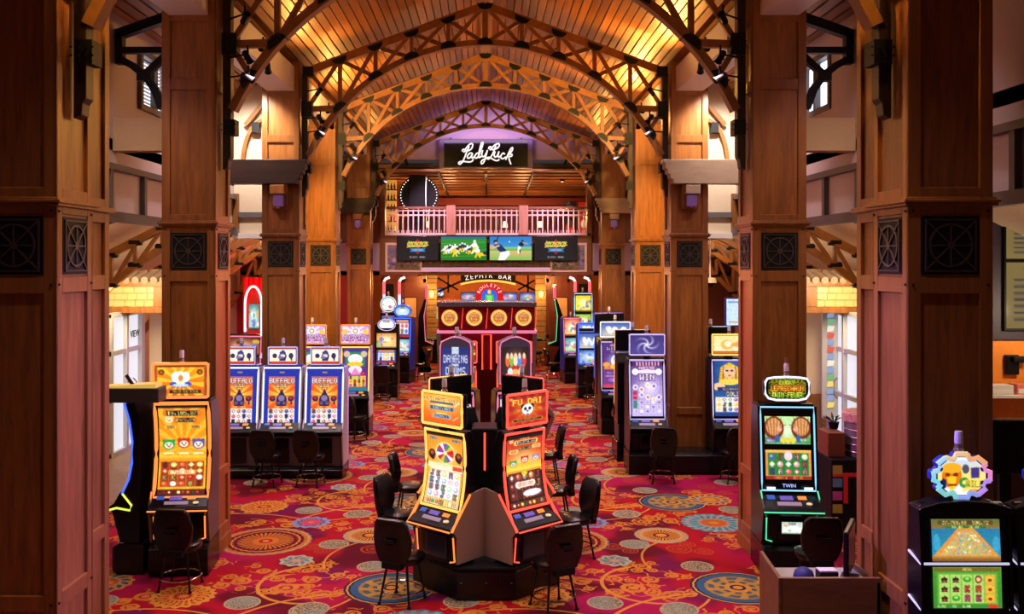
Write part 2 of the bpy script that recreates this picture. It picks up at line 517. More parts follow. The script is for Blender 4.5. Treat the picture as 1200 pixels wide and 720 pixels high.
    col = medal(1.5, 13.29, .28, [(0, gold), (.12, (.5, .05, .12)), (.5, (.45, .1, .2)), (.56, blue), (.7, (.22, .25, .42))], 12, .07, col)
    col = medal(1.64, 11.59, .21, [(0, pale), (.3, (.5, .12, .14)), (.4, teal), (.75, (.34, .42, .3))], 8, .08, col, pale, 8, .4, .8)
    col = medal(.62, 14.13, .36, [(0, gold), (.15, red), (.3, gold), (.45, red), (.55, org), (.75, mar), (.8, gold)], 18, .05, col, gold, 22, .45, .95)
    col = medal(3.55, 14.55, .34, [(0, gold), (.3, org), (.5, pale), (.62, blue), (.85, gold)], 14, .04, col, gold, 14, .5, .9)
    vo = N('ShaderNodeTexVoronoi'); vo.inputs['Scale'].default_value = 28; vo.feature = 'DISTANCE_TO_EDGE'; L(P, vo.inputs['Vector'])
    lace = mix(mt('LESS_THAN', vo.outputs['Distance'], .13), (.09, .06, .05), (.36, .31, .17))
    lace = mix(ramp(noise(1.7, 1), [(.45, (0, 0, 0)), (.56, (1, 1, 1))], 'EASE'), lace, mix(.5, lace, (.24, .30, .26)))
    for x, y in ((2.63, 11.37), (2.1, 13.70), (2.0, 12.26), (1.34, 10.16), (2.13, 9.98), (.1, 11.9), (3.75, 10.2), (-.2, 13.2)):
        n = mt('MULTIPLY', vm('LENGTH', rel(x, y)), 1 / .2)
        rim = mix(mt('GREATER_THAN', n, .9), lace, pale)
        col = mix(mt('LESS_THAN', n, 1), col, rim)
    # pile
    nf = noise(170, 2); nl = noise(6, 3)
    col = mix(mt('MULTIPLY', mt('SUBTRACT', nf, .3), .5), col, (.03, .004, .008))
    col = mix(mt('MULTIPLY', mt('SUBTRACT', nl, .45), .4), col, (.06, .004, .01))
    L(col, b.inputs['Base Color'])
    b.inputs['Roughness'].default_value = .9
    b.inputs['Specular IOR Level'].default_value = .1
    bp = N('ShaderNodeBump'); bp.inputs['Strength'].default_value = .3; bp.inputs['Distance'].default_value = .006
    L(nf, bp.inputs['Height']); L(bp.outputs[0], b.inputs['Normal'])
    return m


fl = box('floor', carpet_material(), None, -9, 9, -3, 46, -.12, 0)
tag(fl, 'red patterned casino carpet with blue and gold medallions and scrolls', 'floor', kind='structure')

# ------------------------------------------------------------------ roof of longitudinal planks
XW = 4.8                                    # upper outer wall
def zroof(x): return 8.78 - .372 * abs(x)
ceil = empty('ceiling', (0, 0, 0), kind='structure', label='steep timber plank ceiling over the hall', cat='ceiling')
back = MB()
for s in (-1, 1):
    back.prism([(0, zroof(0) + .05), (s * 5.0, zroof(5.0) + .05), (s * 5.0, zroof(5.0) + .2), (0, zroof(0) + .2)], 'y', -2, 28.4)
back.build('roof_deck', WOODD, ceil)
npl = 36
sl = math.hypot(1, .372)
pw = 4.98 / npl
ca, sa = 1 / sl, .372 / sl
pm = MB().prism([(-pw / 2 * sl + .006, -.008), (-pw / 2 * sl + .014, -.024), (pw / 2 * sl - .014, -.024), (pw / 2 * sl - .006, -.008), (pw / 2 * sl - .006, .03), (-pw / 2 * sl + .006, .03)], 'y', -2, 28.4)
pl0 = pm.build('plank', WOODC, ceil)
for s in (-1, 1):
    for i in range(npl):
        o = pl0 if (s == -1 and i == 0) else pl0.copy()
        if o is not pl0: C.objects.link(o)
        x = (i + .5) * pw
        o.location = (s * x, 0, zroof(x) + .01)
        o.rotation_euler = (0, s * math.atan(.372), 0)
rb = MB().prism([(-.10, 8.64), (.10, 8.64), (.16, 8.72), (-.16, 8.72)], 'y', -2, 28.4).build('ridge_beam', WOODT, ceil)

# ------------------------------------------------------------------ pillars
PW_ = .68


def face_frame(mb_st, mb_pan, zs, pans):
    pass


def make_pillar():
    root = empty('timber_pillar')
    h = PW_ / 2
    core = MB().box(-h + .03, h - .03, -h + .03, h - .03, 0, 7.42).build('panel_core', WOODP, root)
    st = .105
    rails = [(.18, .34), (.96, 1.09), (3.51, 3.64), (4.15, 4.36), (5.94, 6.08), (6.80, 7.42)]
    for k in range(4):
        q = MB()
        q.box(-h, -h + st, -h, -h + .034, 0, 7.42).box(h - st, h, -h, -h + .034, 0, 7.42)
        for z0, z1 in rails: q.box(-h + st, h - st, -h, -h + .034, z0, z1)
        q.box(-h + st, h - st, -h + .008, -h + .034, 3.64, 4.15)
        o = q.build('panel_frame', WOOD, root, bevel=.004, segs=1)
        o.rotation_euler = (0, 0, k * PI / 2)
    MB().box(-h - .012, h + .012, -h - .012, h + .012, 0, .17).box(-h - .006, h + .006, -h - .006, h + .006, .17, .19).build('base_board', WOOD, root, bevel=.005)
    MB().box(-h - .03, h + .03, -h - .03, h + .03, 4.21, 4.235).box(-h - .045, h + .045, -h - .045, h + .045, 4.235, 4.262).box(-h - .02, h + .02, -h - .02, h + .02, 4.262, 4.28).build('belt_moulding', WOOD, root, bevel=.005)
    # pegs
    pg = MB()
    for k in range(4):
        c, s = math.cos(k * PI / 2), math.sin(k * PI / 2)
        for z in (3.58, 4.17, 1.02):
            for x in (-h + .04, h - .04):
                X0, Y0 = x, -h - .003
                pg.box(*(sorted((X0 * c - Y0 * s - .009, X0 * c - Y0 * s + .009))), *(sorted((X0 * s + Y0 * c - .009, X0 * s + Y0 * c + .009))), z - .009, z + .009)
    pg.build('peg', WOODD, root)
    # cast iron wheel grilles on the four faces
    gm = MB().box(-.228, .228, -.006, .012, -.235, .235)
    g0 = None
    gr = MB()
    def ann(r0, r1, n=28, y0=-.02, y1=-.004):
        for i in range(n):
            a, b_ = 2 * PI * i / n, 2 * PI * (i + 1) / n
            gr.prism([(r0 * math.cos(a), r0 * math.sin(a)), (r1 * math.cos(a), r1 * math.sin(a)), (r1 * math.cos(b_), r1 * math.sin(b_)), (r0 * math.cos(b_), r0 * math.sin(b_))], 'y', y0, y1)
    ann(.160, .176); ann(0.0001, .03)
    for i in range(8):
        a = PI / 4 * i
        gr.bar((.03 * math.cos(a), .03 * math.sin(a)), ((.17 if i % 2 == 0 else .27) * math.cos(a), (.17 if i % 2 == 0 else .27) * math.sin(a)), .012, .014, -.012)
    for a, b_, c, d in ((-.205, .205, -.212, -.200), (-.205, .205, .200, .212), (-.205, -.193, -.200, .200), (.193, .205, -.200, .200)):
        gr.box(a, b_, -.02, -.004, c, d)
    gsrc = gm.build('grille_plate', BLACKM, root)
    gw = gr.build('wheel_tracery', GRILLE, gsrc)
    for k in range(4):
        o = gsrc if k == 0 else copy_tree(gsrc, root)
        a = k * PI / 2
        o.location = (math.sin(a) * (h - .006), -math.cos(a) * (h - .006), 3.895)
        o.rotation_euler = (0, 0, a)
    return root


YP = [7.70, 12.0, 17.19, 21.24, 27.4]          # pillar centres down the hall
pil = make_pillar()
pil_desc = ['close to the balcony viewpoint, cut by the frame edge', 'rising behind a seated slot machine', 'with a cross beam on its shoulder, behind the slot bank', 'washed in golden light beneath the third truss', 'slim, standing beside the far balcony']
k = 0
for i, y in enumerate(YP):
    for s in (-1, 1):
        o = pil if k == 0 else copy_tree(pil)
        k += 1
        tag(o, '%s side panelled maple pillar %s' % ('left' if s < 0 else 'right', pil_desc[i]), 'pillar', 'panelled pillars of the hall')
        o.location = (s * 3.74, y, 0)
for s in (-1, 1):
    ps = empty('timber_pilaster', (s * 3.76, 8.33, 0), label='narrow panelled pilaster behind the %s front pillar' % ('left' if s < 0 else 'right'), cat='pilaster')
    MB().box(-.24, .24, -.28, .28, 0, 7.4).build('panel_core', WOODP, ps)
    for sx in (-1, 1):
        q = MB()
        x0, x1 = (-.27, -.24) if sx < 0 else (.24, .27)
        q.box(x0, x1, -.28, -.18, 0, 7.4).box(x0, x1, .18, .28, 0, 7.4)
        for z0, z1 in ((0, .3), (1.22, 1.34), (3.51, 3.64), (4.12, 4.34), (5.94, 6.08), (6.9, 7.4)): q.box(x0, x1, -.18, .18, z0, z1)
        q.build('panel_frame', WOOD, ps, bevel=.004, segs=1)
    MB().box(-.31, .31, -.29, .32, 4.215, 4.26).build('belt_moulding', WOOD, ps, bevel=.005)

# ------------------------------------------------------------------ scissor-braced arch trusses
RB, ZB = 3.61, 4.20
def ztop(x): return 8.50 - .372 * abs(x)
def zbot(x): return ZB + math.sqrt(RB * RB - x * x)


def make_truss():
    t = empty('arch_truss')
    for s in (-1, 1):
        MB().bar((s * 3.30, ztop(3.30)), (s * -.0, ztop(0)), .145, .16).build('top_chord', WOODT, t, bevel=.008, segs=1)
        a0 = math.acos(3.27 / RB)
        n = 18; poly = []
        A = [a0 + (PI / 2 - a0) * i / n for i in range(n + 1)]
        poly = [((RB - .052) * math.cos(a) * s, ZB + (RB - .052) * math.sin(a)) for a in A] + [((RB + .052) * math.cos(a) * s, ZB + (RB + .052) * math.sin(a)) for a in reversed(A)]
        q = MB()
        for i in range(n):
            q.prism([poly[i], poly[i + 1], poly[2 * n - i], poly[2 * n + 1 - i]], 'y', -.085, .085)
        ch = q.build('arch_chord', WOODT, t)
        me = ch.data; bm = bmesh.new(); bm.from_mesh(me); bmesh.ops.remove_doubles(bm, verts=bm.verts, dist=1e-4); bm.to_mesh(me); bm.free()
        MB().prism([(s * 3.28, 5.12), (s * 3.28, 7.26), (s * 3.385, 7.22), (s * 3.385, 4.95), (s * 3.32, 4.98), (s * 3.31, 5.08)], 'y', -.075, .075).build('post', WOODD, t, bevel=.006, segs=1)
    XS = [0, .68, 1.36, 2.03, 2.69, 3.27]
    w = .072
    MB().bar((0, zbot(0)), (0, ztop(0)), w + .03, .10).build('web', WOODT, t)
    for s in (-1, 1):
        for x in XS[1:5]: MB().bar((s * x, zbot(x)), (s * x, ztop(x)), w, .09).build('web', WOODT, t)
        for i in range(5):
            a, b_ = XS[i], XS[i + 1]
            zb = zbot(b_) if i < 4 else 6.62
            MB().bar((s * a, ztop(a)), (s * b_, zb), w, .06, -.032).build('web', WOODT, t)
            MB().bar((s * a, zbot(a)), (s * b_, ztop(b_)), w, .06, .032).build('web', WOODT, t)
        MB().bar((s * 2.69, zbot(2.69)), (s * 3.27, zbot(2.69) - .02), .10, .09).build('web', WOODT, t)
        MB().bar((s * 3.27, 6.55), (s * 3.03, zbot(3.03)), w, .09).build('web', WOODT, t)
    # bolted gusset plates
    def gusset(c, pts, ang=0):
        q = MB(); ca_, sa_ = math.cos(ang), math.sin(ang)
        P2 = [(c[0] + x * ca_ - z * sa_, c[1] + x * sa_ + z * ca_) for x, z in pts]
        q.prism(P2, 'y', -.10, .10)
        xs = [p[0] for p in pts]; 
        for u in (-.09, -.03, .03, .09):
            for vz in (-.035, .035):
                x, z = u, vz + sum(p[1] for p in pts) / len(pts)
                X1, Z1 = c[0] + x * ca_ - z * sa_, c[1] + x * sa_ + z * ca_
                q.box(X1 - .008, X1 + .008, -.113, -.1, Z1 - .008, Z1 + .008)
        return q.build('gusset_plate', IRON, t)
    half = [(.145 * math.cos(PI * i / 8), .125 * math.sin(PI * i / 8) - .035) for i in range(9)]
    halfd = [(.15 * math.cos(-PI * i / 5), .115 * math.sin(-PI * i / 5) + .03) for i in range(6)]
    for x in XS[:5]:
        for s in ((1,) if x == 0 else (-1, 1)):
            gusset((s * x, zbot(x)), half, -s * math.asin(x / RB) * .8)
            gusset((s * x, ztop(x)), halfd, -s * math.atan(.372) if x else 0)
    for s in (-1, 1):
        gusset((s * 3.27, ztop(3.27)), [(-.1, -.1), (.1, -.1), (.1, .08), (-.1, .08)])
        gusset((s * 3.29, 6.58), [(-.10, -.14), (.09, -.14), (.09, .14), (-.10, .14)])
        gusset((s * 3.05, zbot(3.05)), half, -s * .9)
        gusset((s * 3.30, 5.5), [(-.07, -.10), (.08, -.10), (.08, .10), (-.07, .10)])
    return t


YT = [7.70, 12.0, 17.10, 21.24, 27.5]
tr = make_truss()
tdesc = ['nearest arched timber truss, only its feet in view', 'dark arched timber truss whose crown leaves the top of the frame', 'brown arched timber truss above the pair of cross beams', 'golden lit arched timber truss between the two golden pillars', 'smallest arched timber truss, in front of the hanging screen sign']
for i, y in enumerate(YT):
    o = tr if i == 0 else copy_tree(tr)
    tag(o, tdesc[i], 'truss', 'arched roof trusses')
    o.location = (0, y, 0)

# ------------------------------------------------------------------ boxed beams along the pillar heads, cross beams, corbels
for s in (-1, 1):
    sd = 'left' if s < 0 else 'right'
    for i in range(4):
        y0, y1 = YP[i] + .34, YP[i + 1] - .34
        if i == 0: y0 += .62
        b_ = MB().box(s * 3.74 - .25, s * 3.74 + .25, y0, y1, 6.88, 7.33).build('boxed_beam', WHITEP, None, bevel=.01)
        tag(b_, 'white boxed beam along the %s pillar heads, %s' % (sd, ['nearest the viewpoint', 'between the near pillar pair and the slot bank', 'beside the golden pillar', 'furthest down the hall'][i]), 'beam', 'boxed beams')
    for i in (2, 4):
        y = YP[i]
        prof = [(XW, 5.16), (XW, 5.60), (3.20, 5.60), (3.20, 5.53), (3.235, 5.53), (3.235, 5.44), (3.28, 5.42), (3.28, 5.35), (3.33, 5.33), (3.33, 5.26), (3.39, 5.24), (3.39, 5.16)]
        b_ = MB().prism([(s * x, z) for x, z in prof], 'y', y - .62, y - .36).build('cross_beam', WOODD if s < 0 else WOODL, None, bevel=.008, segs=1)  # shade on the left, light on the right are put into the wood colour
        tag(b_, '%s timber cross beam with stepped corbel end on the %s %s pillar' % ('dark' if s < 0 else 'pale lit', sd, 'middle' if i == 2 else 'far'), 'beam', 'corbelled cross beams')
        cb = empty('corbel_lantern', (s * 3.74, y - .34, 0), label='wooden corbel with small lilac lantern on the %s %s pillar' % (sd, 'middle' if i == 2 else 'far'), cat='lantern', group='corbel lanterns')
        MB().prism([(0, 4.72), (-.06, 4.72), (-.09, 4.80), (-.09, 5.0), (-.2, 5.02), (-.22, 5.16), (0, 5.16)], 'x', -.15, .15).build('bracket', WOOD, cb, bevel=.006, segs=1)
        MB().box(-.13, .13, -.3, -.08, 4.98, 5.14).build('bracket_block', WOODL if s > 0 else WOOD, cb, bevel=.008)  # right-hand block takes the same painted light
        MB().box(-.08, .08, -.24, -.1, 4.76, 4.96).build('lantern_glass', glow('lilac_lantern', (.30, .12, .40), .22), cb, bevel=.01)
        MB().lathe([(.012, 0), (.03, .01), (.03, .03), (.012, .04)], (0, -.17, 4.72), 10).build('finial', CHROME, cb)
    # cream cross beam behind the second pillar
    b_ = MB().box(min(s * 4.08, s * XW), max(s * 4.08, s * XW), 11.90, 12.1, 5.19, 5.62).build('cross_beam', TANW, None, bevel=.006, segs=1)
    tag(b_, 'tan plastered cross beam from the %s second pillar to the wall' % sd, 'beam', 'plastered cross beams')
    # iron clerestory bracket
    br = empty('iron_bracket', (0, 11.95, 0), label='black iron brace with curved strut beside the %s clerestory window' % sd, cat='bracket', group='clerestory braces')
    MB().bar((s * 4.72, 6.72), (s * 4.72, 6.32), .10, .12).build('wall_post', IRON, br)
    MB().bar((s * 4.76, 6.70), (s * 4.11, 6.93), .12, .12).build('rafter', IRON, br)
    MB().bar((s * 4.72, 6.50), (s * 4.10, 6.50), .08, .10).build('tie', IRON, br)
    q = MB(); pts = [(s * 4.74, 6.40), (s * 4.55, 6.30), (s * 4.38, 6.16), (s * 4.26, 5.98), (s * 4.18, 5.75)]
    for a, b2 in zip(pts, pts[1:]): q.bar(a, b2, .09, .10)
    q.build('curved_strut', IRON, br)
    MB().bar((s * 4.40, 6.18), (s * 4.14, 6.42), .08, .1).build('strut', IRON, br)
    MB().box(*sorted((s * 4.30, s * 4.48)), -.075, .075, 6.1, 6.24).build('gusset_plate', IRON, br)

# ------------------------------------------------------------------ upper walls, fascia, clerestory
for s in (-1, 1):
    sd = 'left' if s < 0 else 'right'
    w = MB()
    def wx(y0, y1, z0, z1): w.box(*sorted((s * XW, s * (XW + .15))), y0, y1, z0, z1)
    WIN = (12.75, 13.95, 5.88, 6.72)
    wx(-2, WIN[0], 4.3, 7.2); wx(WIN[1], 28.4, 4.3, 7.2); wx(WIN[0], WIN[1], 4.3, WIN[2]); wx(WIN[0], WIN[1], WIN[3], 7.2)
    w.build('wall_' + sd, PINKW)['kind'] = 'structure'
    wn = empty('window_%d' % (1 if s < 0 else 2), (s * XW, 13.35, 6.3), kind='structure')
    fr = MB()
    for a in ((-.6, -.52, -.42, .42), (.52, .6, -.42, .42), (-.52, .52, -.42, -.34), (-.52, .52, .34, .42), (-.03, .03, -.34, .34)):
        fr.box(-.03, .06, a[0], a[1], a[2], a[3])
    fr.build('window_frame', GREYT, wn)
    pane = MB().box(*sorted((s * .09, s * .1)), -.52, .52, -.34, .34).build('pane', glow('daylight_pane', (.80, .88, 1), 2.2), wn)
    if s < 0:
        sl0 = None
        for i in range(13):
            z = -.31 + i * .052
            if sl0 is None: sl0 = MB().prism([(-.012, -.012), (.012, .012), (.014, .010), (-.010, -.014)], 'y', -.5, .5).build('slat', WHITEP, wn); o = sl0
            else: o = sl0.copy(); C.objects.link(o)
            o.location = (s * .06, 0, z)
    # fascia with grey frames
    fa = empty('trim_%d' % (1 if s < 0 else 2), kind='structure')
    q = MB()
    q.box(*sorted((s * 4.72, s * XW)), 2, 17.5, 4.94, 5.02).box(*sorted((s * 4.68, s * XW)), 2, 17.5, 4.27, 4.40)
    q.build('rail', GREYT, fa)
    y = 2.4
    while y < 17.4:
        box('stile', GREYT, fa, *sorted((s * 4.73, s * XW)), y, y + .09, 4.40, 4.94); y += 1.16
    # cross wall behind the third pillar
    cw = MB().box(*sorted((s * 4.04, s * XW)), 17.62, 17.75, 4.30, 7.2).build('wall_%s_return' % sd, CREAM); cw['kind'] = 'structure'
    tg = empty('trim_%d' % (3 if s < 0 else 4), kind='structure')
    box('rail', GREYT, tg, *sorted((s * 4.04, s * XW)), 17.56, 17.62, 4.60, 4.70)
    box('ledge', WHITEP, tg, *sorted((s * 4.04, s * XW)), 17.45, 17.75, 4.20, 4.30)
    box('stile', WOOD, tg, *sorted((s * 4.70, s * 4.795)), 17.50, 17.62, 4.30, 5.05)
    # curved bracket before the cream wall
    cbk = empty('curved_brace', (0, 17.5, 0), label='small curved timber brace on the cream wall above the %s cross beam' % sd, cat='bracket', group='curved braces')
    q = MB(); pts = [(s * (4.18 + .42 * math.sin(t)), 5.6 + .85 * math.cos(t)) for t in [PI / 2 * i / 8 for i in range(9)]]
    for a, b2 in zip(pts, pts[1:]): q.bar(a, b2, .07, .08)
    q.build('curved_strut', WOODT, cbk)
    MB().bar((s * 4.1, 6.9), (s * 4.55, 6.35), .08, .08).build('strut', WOODT, cbk)
    MB().box(*sorted((s * 4.28, s * 4.42)), -.06, .06, 6.2, 6.4).build('gusset_plate', IRON, cbk)

    # ------- aisle: lean-to ceiling, outer wall, half trusses
    ac = MB().prism([(s * XW, 5.20), (s * 8.6, 3.25), (s * 8.6, 3.4), (s * XW, 5.35)], 'y', -2, 33).build('ceiling_aisle_' + sd, CREAM); ac['kind'] = 'structure'
    ow = MB().box(*sorted((s * 8.0, s * 8.15)), -2, 40, 0, 3.7).build('wall_outer_' + sd, TANW); ow['kind'] = 'structure'
    for j, y in enumerate((12.9, 17.0, 21.2, 24.2, 27.6)):
        ht = empty('aisle_truss', (0, y, 0), label='arched half truss over the %s aisle, %s' % (sd, ['closest to the front pillar', 'above the lit amber canopy', 'first seen beyond the middle pillar', 'second seen beyond the middle pillar', 'last before the red wall'][j]), cat='truss', group='aisle trusses')
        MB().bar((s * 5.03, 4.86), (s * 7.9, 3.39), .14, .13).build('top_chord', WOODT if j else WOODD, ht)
        pts = [(s * x, z) for x, z in ((5.03, 4.42), (5.4, 4.30), (5.95, 4.02), (6.45, 3.68), (6.9, 3.31), (7.4, 2.8), (7.9, 2.1))]
        q = MB()
        for a, b2 in zip(pts, pts[1:]): q.bar(a, b2, .12, .12)
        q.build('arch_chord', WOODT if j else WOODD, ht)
        zt = lambda x: 4.98 - .5125 * (x - 4.8)
        for x, z in ((5.4, 4.3), (5.95, 4.02), (6.45, 3.68), (6.9, 3.31), (7.4, 2.8)):
            MB().bar((s * x, z), (s * x, zt(x)), .07, .07).build('web', WOODT, ht)
            MB().bar((s * x, z), (s * (x - .5), zt(x - .5)), .07, .05, .03).build('web', WOODT, ht)
            MB().box(s * x - .13, s * x + .13, -.07, .07, z - .04, z + .07).build('gusset_plate', IRON, ht, bevel=.03, segs=1)
            MB().box(s * x - .13, s * x + .13, -.07, .07, zt(x) - .08, zt(x) + .04).build('gusset_plate', IRON, ht, bevel=.03, segs=1)
# ------------------------------------------------------------------ pictures shown on the displays
Wt, Bk = (1, 1, 1), (.02, .02, .03)


def reels(a, u0, v0, u1, v1, nc, nr, bg, seed, cols, line=(.3, .2, .1), faces=True):
    g = random.Random(seed)
    a.rect(u0, v0, u1, v1, bg)
    cw, chh = (u1 - u0) / nc, (v1 - v0) / nr
    for i in range(nc):
        if i: a.rect(u0 + i * cw - .004, v0, u0 + i * cw + .004, v1, line)
        for j in range(nr):
            u, v = u0 + (i + .5) * cw, v0 + (j + .5) * chh
            c = g.choice(cols); k = g.random()
            if k < .4:
                a.oval(u, v, cw * .36, chh * .38, c); a.oval(u - cw * .08, v - chh * .08, cw * .16, chh * .16, tuple(min(1, q + .35) for q in c))
            elif k < .75:
                a.text(u, v, chh * .72, g.choice('AKQJ90'), c, tuple(q * .3 for q in c))
            else:
                a.poly([(u, v - chh * .4), (u + cw * .38, v), (u, v + chh * .4), (u - cw * .38, v)], c); a.oval(u, v, cw * .14, chh * .16, Wt)
    return a


def beast(a, u, v, r, c, face=(.98, .93, .8)):
    """round smiling lion head"""
    h = r * a.asp
    a.oval(u, v, r, h * .8, c); a.oval(u - r * .75, v - h * .55, r * .3, h * .3, c); a.oval(u + r * .75, v - h * .55, r * .3, h * .3, c)
    a.oval(u, v + h * .12, r * .72, h * .5, face); a.oval(u - r * .3, v, r * .12, h * .14, Bk); a.oval(u + r * .3, v, r * .12, h * .14, Bk)
    a.oval(u, v + h * .3, r * .28, h * .12, (.8, .2, .1))
    return a


def pill(a, u, v, w, h, c, rim, txt=None, tc=Wt):
    a.oval(u - w / 2, v, h / 2 / a.asp * 1.2, h / 2 * 1.15, rim); a.oval(u + w / 2, v, h / 2 / a.asp * 1.2, h / 2 * 1.15, rim); a.rect(u - w / 2, v - h / 2, u + w / 2, v + h / 2, rim)
    a.rect(u - w / 2, v - h * .38, u + w / 2, v + h * .38, c)
    if txt: a.text(u, v, h * .6, txt, tc, None, w * 1.05)
    return a


GOLDS = [(.95, .75, .2), (.8, .3, .1), (.9, .5, .15), (.55, .12, .08), (.98, .9, .55), (.2, .5, .25)]
BRIGHT = [(.85, .3, .4), (.3, .5, .85), (.4, .7, .4), (.9, .7, .2), (.6, .4, .7), (.9, .5, .3)]


def art_gold_top(w=64, h=40):
    a = Art(w, h).vgrad((.95, .62, .05), (.85, .35, .02)); a.rays(.5, .55, 12, (1, .85, .25), .7)
    a.rect(0, 0, 1, .06, (.5, .2, .02)); a.rect(0, 0, .04, 1, (.7, .3, .05)); a.rect(.96, 0, 1, 1, (.7, .3, .05))
    for u in (.12, .88):
        a.ring(u, .22, .05, .012, (.45, .2, .02)); a.ring(u, .22, .025, .01, (.45, .2, .02))
    a.oval(.5, .62, .22, .10, (.2, .3, .75)); a.oval(.5, .45, .1, .28, (.96, .9, .75)); a.oval(.40, .38, .08, .17, Wt); a.oval(.60, .38, .08, .17, Wt)
    a.oval(.5, .42, .05, .1, (.9, .5, .2)); a.oval(.5, .66, .16, .05, (.75, .85, 1))
    a.rect(.28, .82, .9, .93, (.15, .08, .02)); a.text(.6, .875, .07, 'MAJOR AND MINOR', (1, .9, .5), None, .5)
    a.text(.5, .72, .06, 'LINK', (.6, .2, .05))
    return a


def art_gold_main(w=66, h=120):
    a = Art(w, h).vgrad((.9, .5, .03), (.98, .68, .08)); a.rays(.5, .48, 14, (1, .85, .25), .5)
    a.rect(0, 0, 1, .035, (.05, .04, .03))
    pill(a, .5, .095, .66, .075, (.08, .05, .02), (.85, .45, .1), '$9,185.87', (1, .95, .55))
    pill(a, .56, .175, .36, .06, (.1, .06, .02), (.8, .4, .1), '$979.89', (1, .95, .6)); beast(a, .22, .17, .09, (.98, .8, .5))
    pill(a, .24, .255, .18, .035, (.35, .15, .02), (.95, .75, .2), '500.00', (1, .9, .6)); pill(a, .78, .255, .18, .035, (.35, .15, .02), (.95, .75, .2), '100.00', (1, .9, .6))
    beast(a, .2, .455, .13, (.1, .6, .25)); beast(a, .52, .44, .13, (.75, .15, .1)); beast(a, .83, .45, .13, (.3, .3, .65))
    for u in (.2, .52, .83): a.rect(u - .11, .545, u + .11, .562, (1, .95, .8))
    a.vgrad((1, .8, .2), (.9, .5, .05), .58, .64)
    reels(a, .04, .645, .96, .915, 5, 4, (.62, .22, .05), 5, [(.9, .3, .1), (1, .85, .4), (.7, .1, .05), (.95, .95, .9)], (.95, .6, .1))
    pill(a, .5, .76, .5, .05, (1, .9, .7), (.9, .5, .1), 'PLAY NOW', (.7, .2, .1))
    a.rect(0, .94, 1, 1, (.35, .08, .03)); reels(a, .1, .95, .9, .99, 8, 1, (.35, .08, .03), 3, GOLDS)
    return a


def art_wolf_top(w=46, h=30):
    a = Art(w, h).vgrad((1, .98, .92), (1, .9, .7)); a.rect(0, .88, 1, 1, (.8, .2, .1)); a.rect(0, 0, 1, .08, (.9, .4, .2))
    n = (.16, .13, .38)
    a.oval(.2, .5, .09, .16, n); a.oval(.82, .5, .09, .2, n); a.oval(.84, .72, .03, .14, n)
    a.poly([(.38, .85), (.36, .45), (.48, .12), (.56, .12), (.66, .5), (.6, .85)], n); a.oval(.5, .28, .12, .1, (.25, .2, .5)); a.oval(.5, .5, .1, .12, (.85, .8, .8)); a.oval(.42, .62, .1, .1, (.45, .4, .6))
    return a


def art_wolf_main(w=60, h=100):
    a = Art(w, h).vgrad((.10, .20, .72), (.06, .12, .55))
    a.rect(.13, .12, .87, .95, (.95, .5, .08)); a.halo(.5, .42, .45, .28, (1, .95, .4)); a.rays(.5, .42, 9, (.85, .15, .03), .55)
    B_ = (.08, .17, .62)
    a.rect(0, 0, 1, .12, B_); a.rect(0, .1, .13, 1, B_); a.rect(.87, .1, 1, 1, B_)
    a.oval(.5, .05, .08, .015, (.6, .5, .4))
    a.rect(.13, .12, .87, .27, (.88, .42, .2)); a.text(.5, .185, .085, 'BUFFALO', Wt, (.55, .25, .2), .70); a.text(.5, .262, .055, 'GOLD', (1, .93, .7), (.4, .15, .05), .4)
    n = (.13, .08, .28)
    a.poly([(.36, .60), (.35, .47), (.43, .40), (.5, .31), (.57, .40), (.65, .47), (.64, .60)], n); a.oval(.5, .47, .09, .05, (.5, .42, .62)); a.oval(.42, .55, .05, .03, (.35, .3, .5)); a.oval(.58, .55, .05, .03, (.35, .3, .5))
    a.oval(.25, .48, .085, .045, n); a.oval(.76, .48, .085, .045, n); a.oval(.25, .47, .04, .02, (.65, .2, .2)); a.oval(.76, .47, .04, .02, (.65, .2, .2)); a.oval(.78, .55, .025, .03, n)
    reels(a, .13, .64, .87, .89, 5, 3, (.93, .9, .92), 9, [(.75, .2, .3), (.2, .2, .5), (.25, .5, .3), (.6, .4, .2), (.15, .1, .1)], (.6, .55, .6))
    a.rect(.13, .89, .87, .95, (.8, .15, .12)); reels(a, .16, .90, .84, .94, 7, 1, (.7, .1, .1), 2, GOLDS)
    return a


def art_prosper_top(w=44, h=28):
    a = Art(w, h, (.9, .85, .95)); a.rays(.5, .4, 10, (.75, .4, .75), .5); a.disc(.12, .35, .1, (.95, .75, .25)); a.disc(.88, .35, .1, (.95, .75, .25))
    a.oval(.5, .3, .16, .2, (.97, .95, .9)); a.ring(.5, .3, .08, .02, (.6, .5, .3)); a.text(.5, .72, .3, 'PROSPERITY', Wt, (.5, .1, .45)); a.rect(.3, .9, .7, .97, (.9, .6, .8))
    return a


def art_prosper_main(w=44, h=76):
    a = Art(w, h).vgrad((.2, .15, .55), (.55, .1, .4)); a.rect(.1, .08, .9, .42, (.1, .5, .3)); a.oval(.5, .25, .3, .12, (.95, .9, .95)); a.disc(.15, .13, .13, (.8, .7, .6)); a.disc(.85, .13, .13, (.8, .7, .6))
    a.oval(.5, .37, .32, .06, (.98, .75, .1)); a.oval(.5, .50, .28, .1, (.95, .85, .9)); a.poly([(.3, .62), (.5, .45), (.75, .62)], (.9, .5, .75)); a.rect(.1, .56, .32, .6, (.9, .2, .3)); a.rect(.72, .56, .9, .6, (.9, .2, .3))
    reels(a, .06, .64, .94, .90, 5, 3, (.95, .8, .35), 21, [(.9, .4, .1), (.2, .6, .3), (.95, .9, .7), (.6, .2, .5)], (.8, .5, .1)); a.rect(0, .92, 1, 1, (.1, .45, .55))
    return a


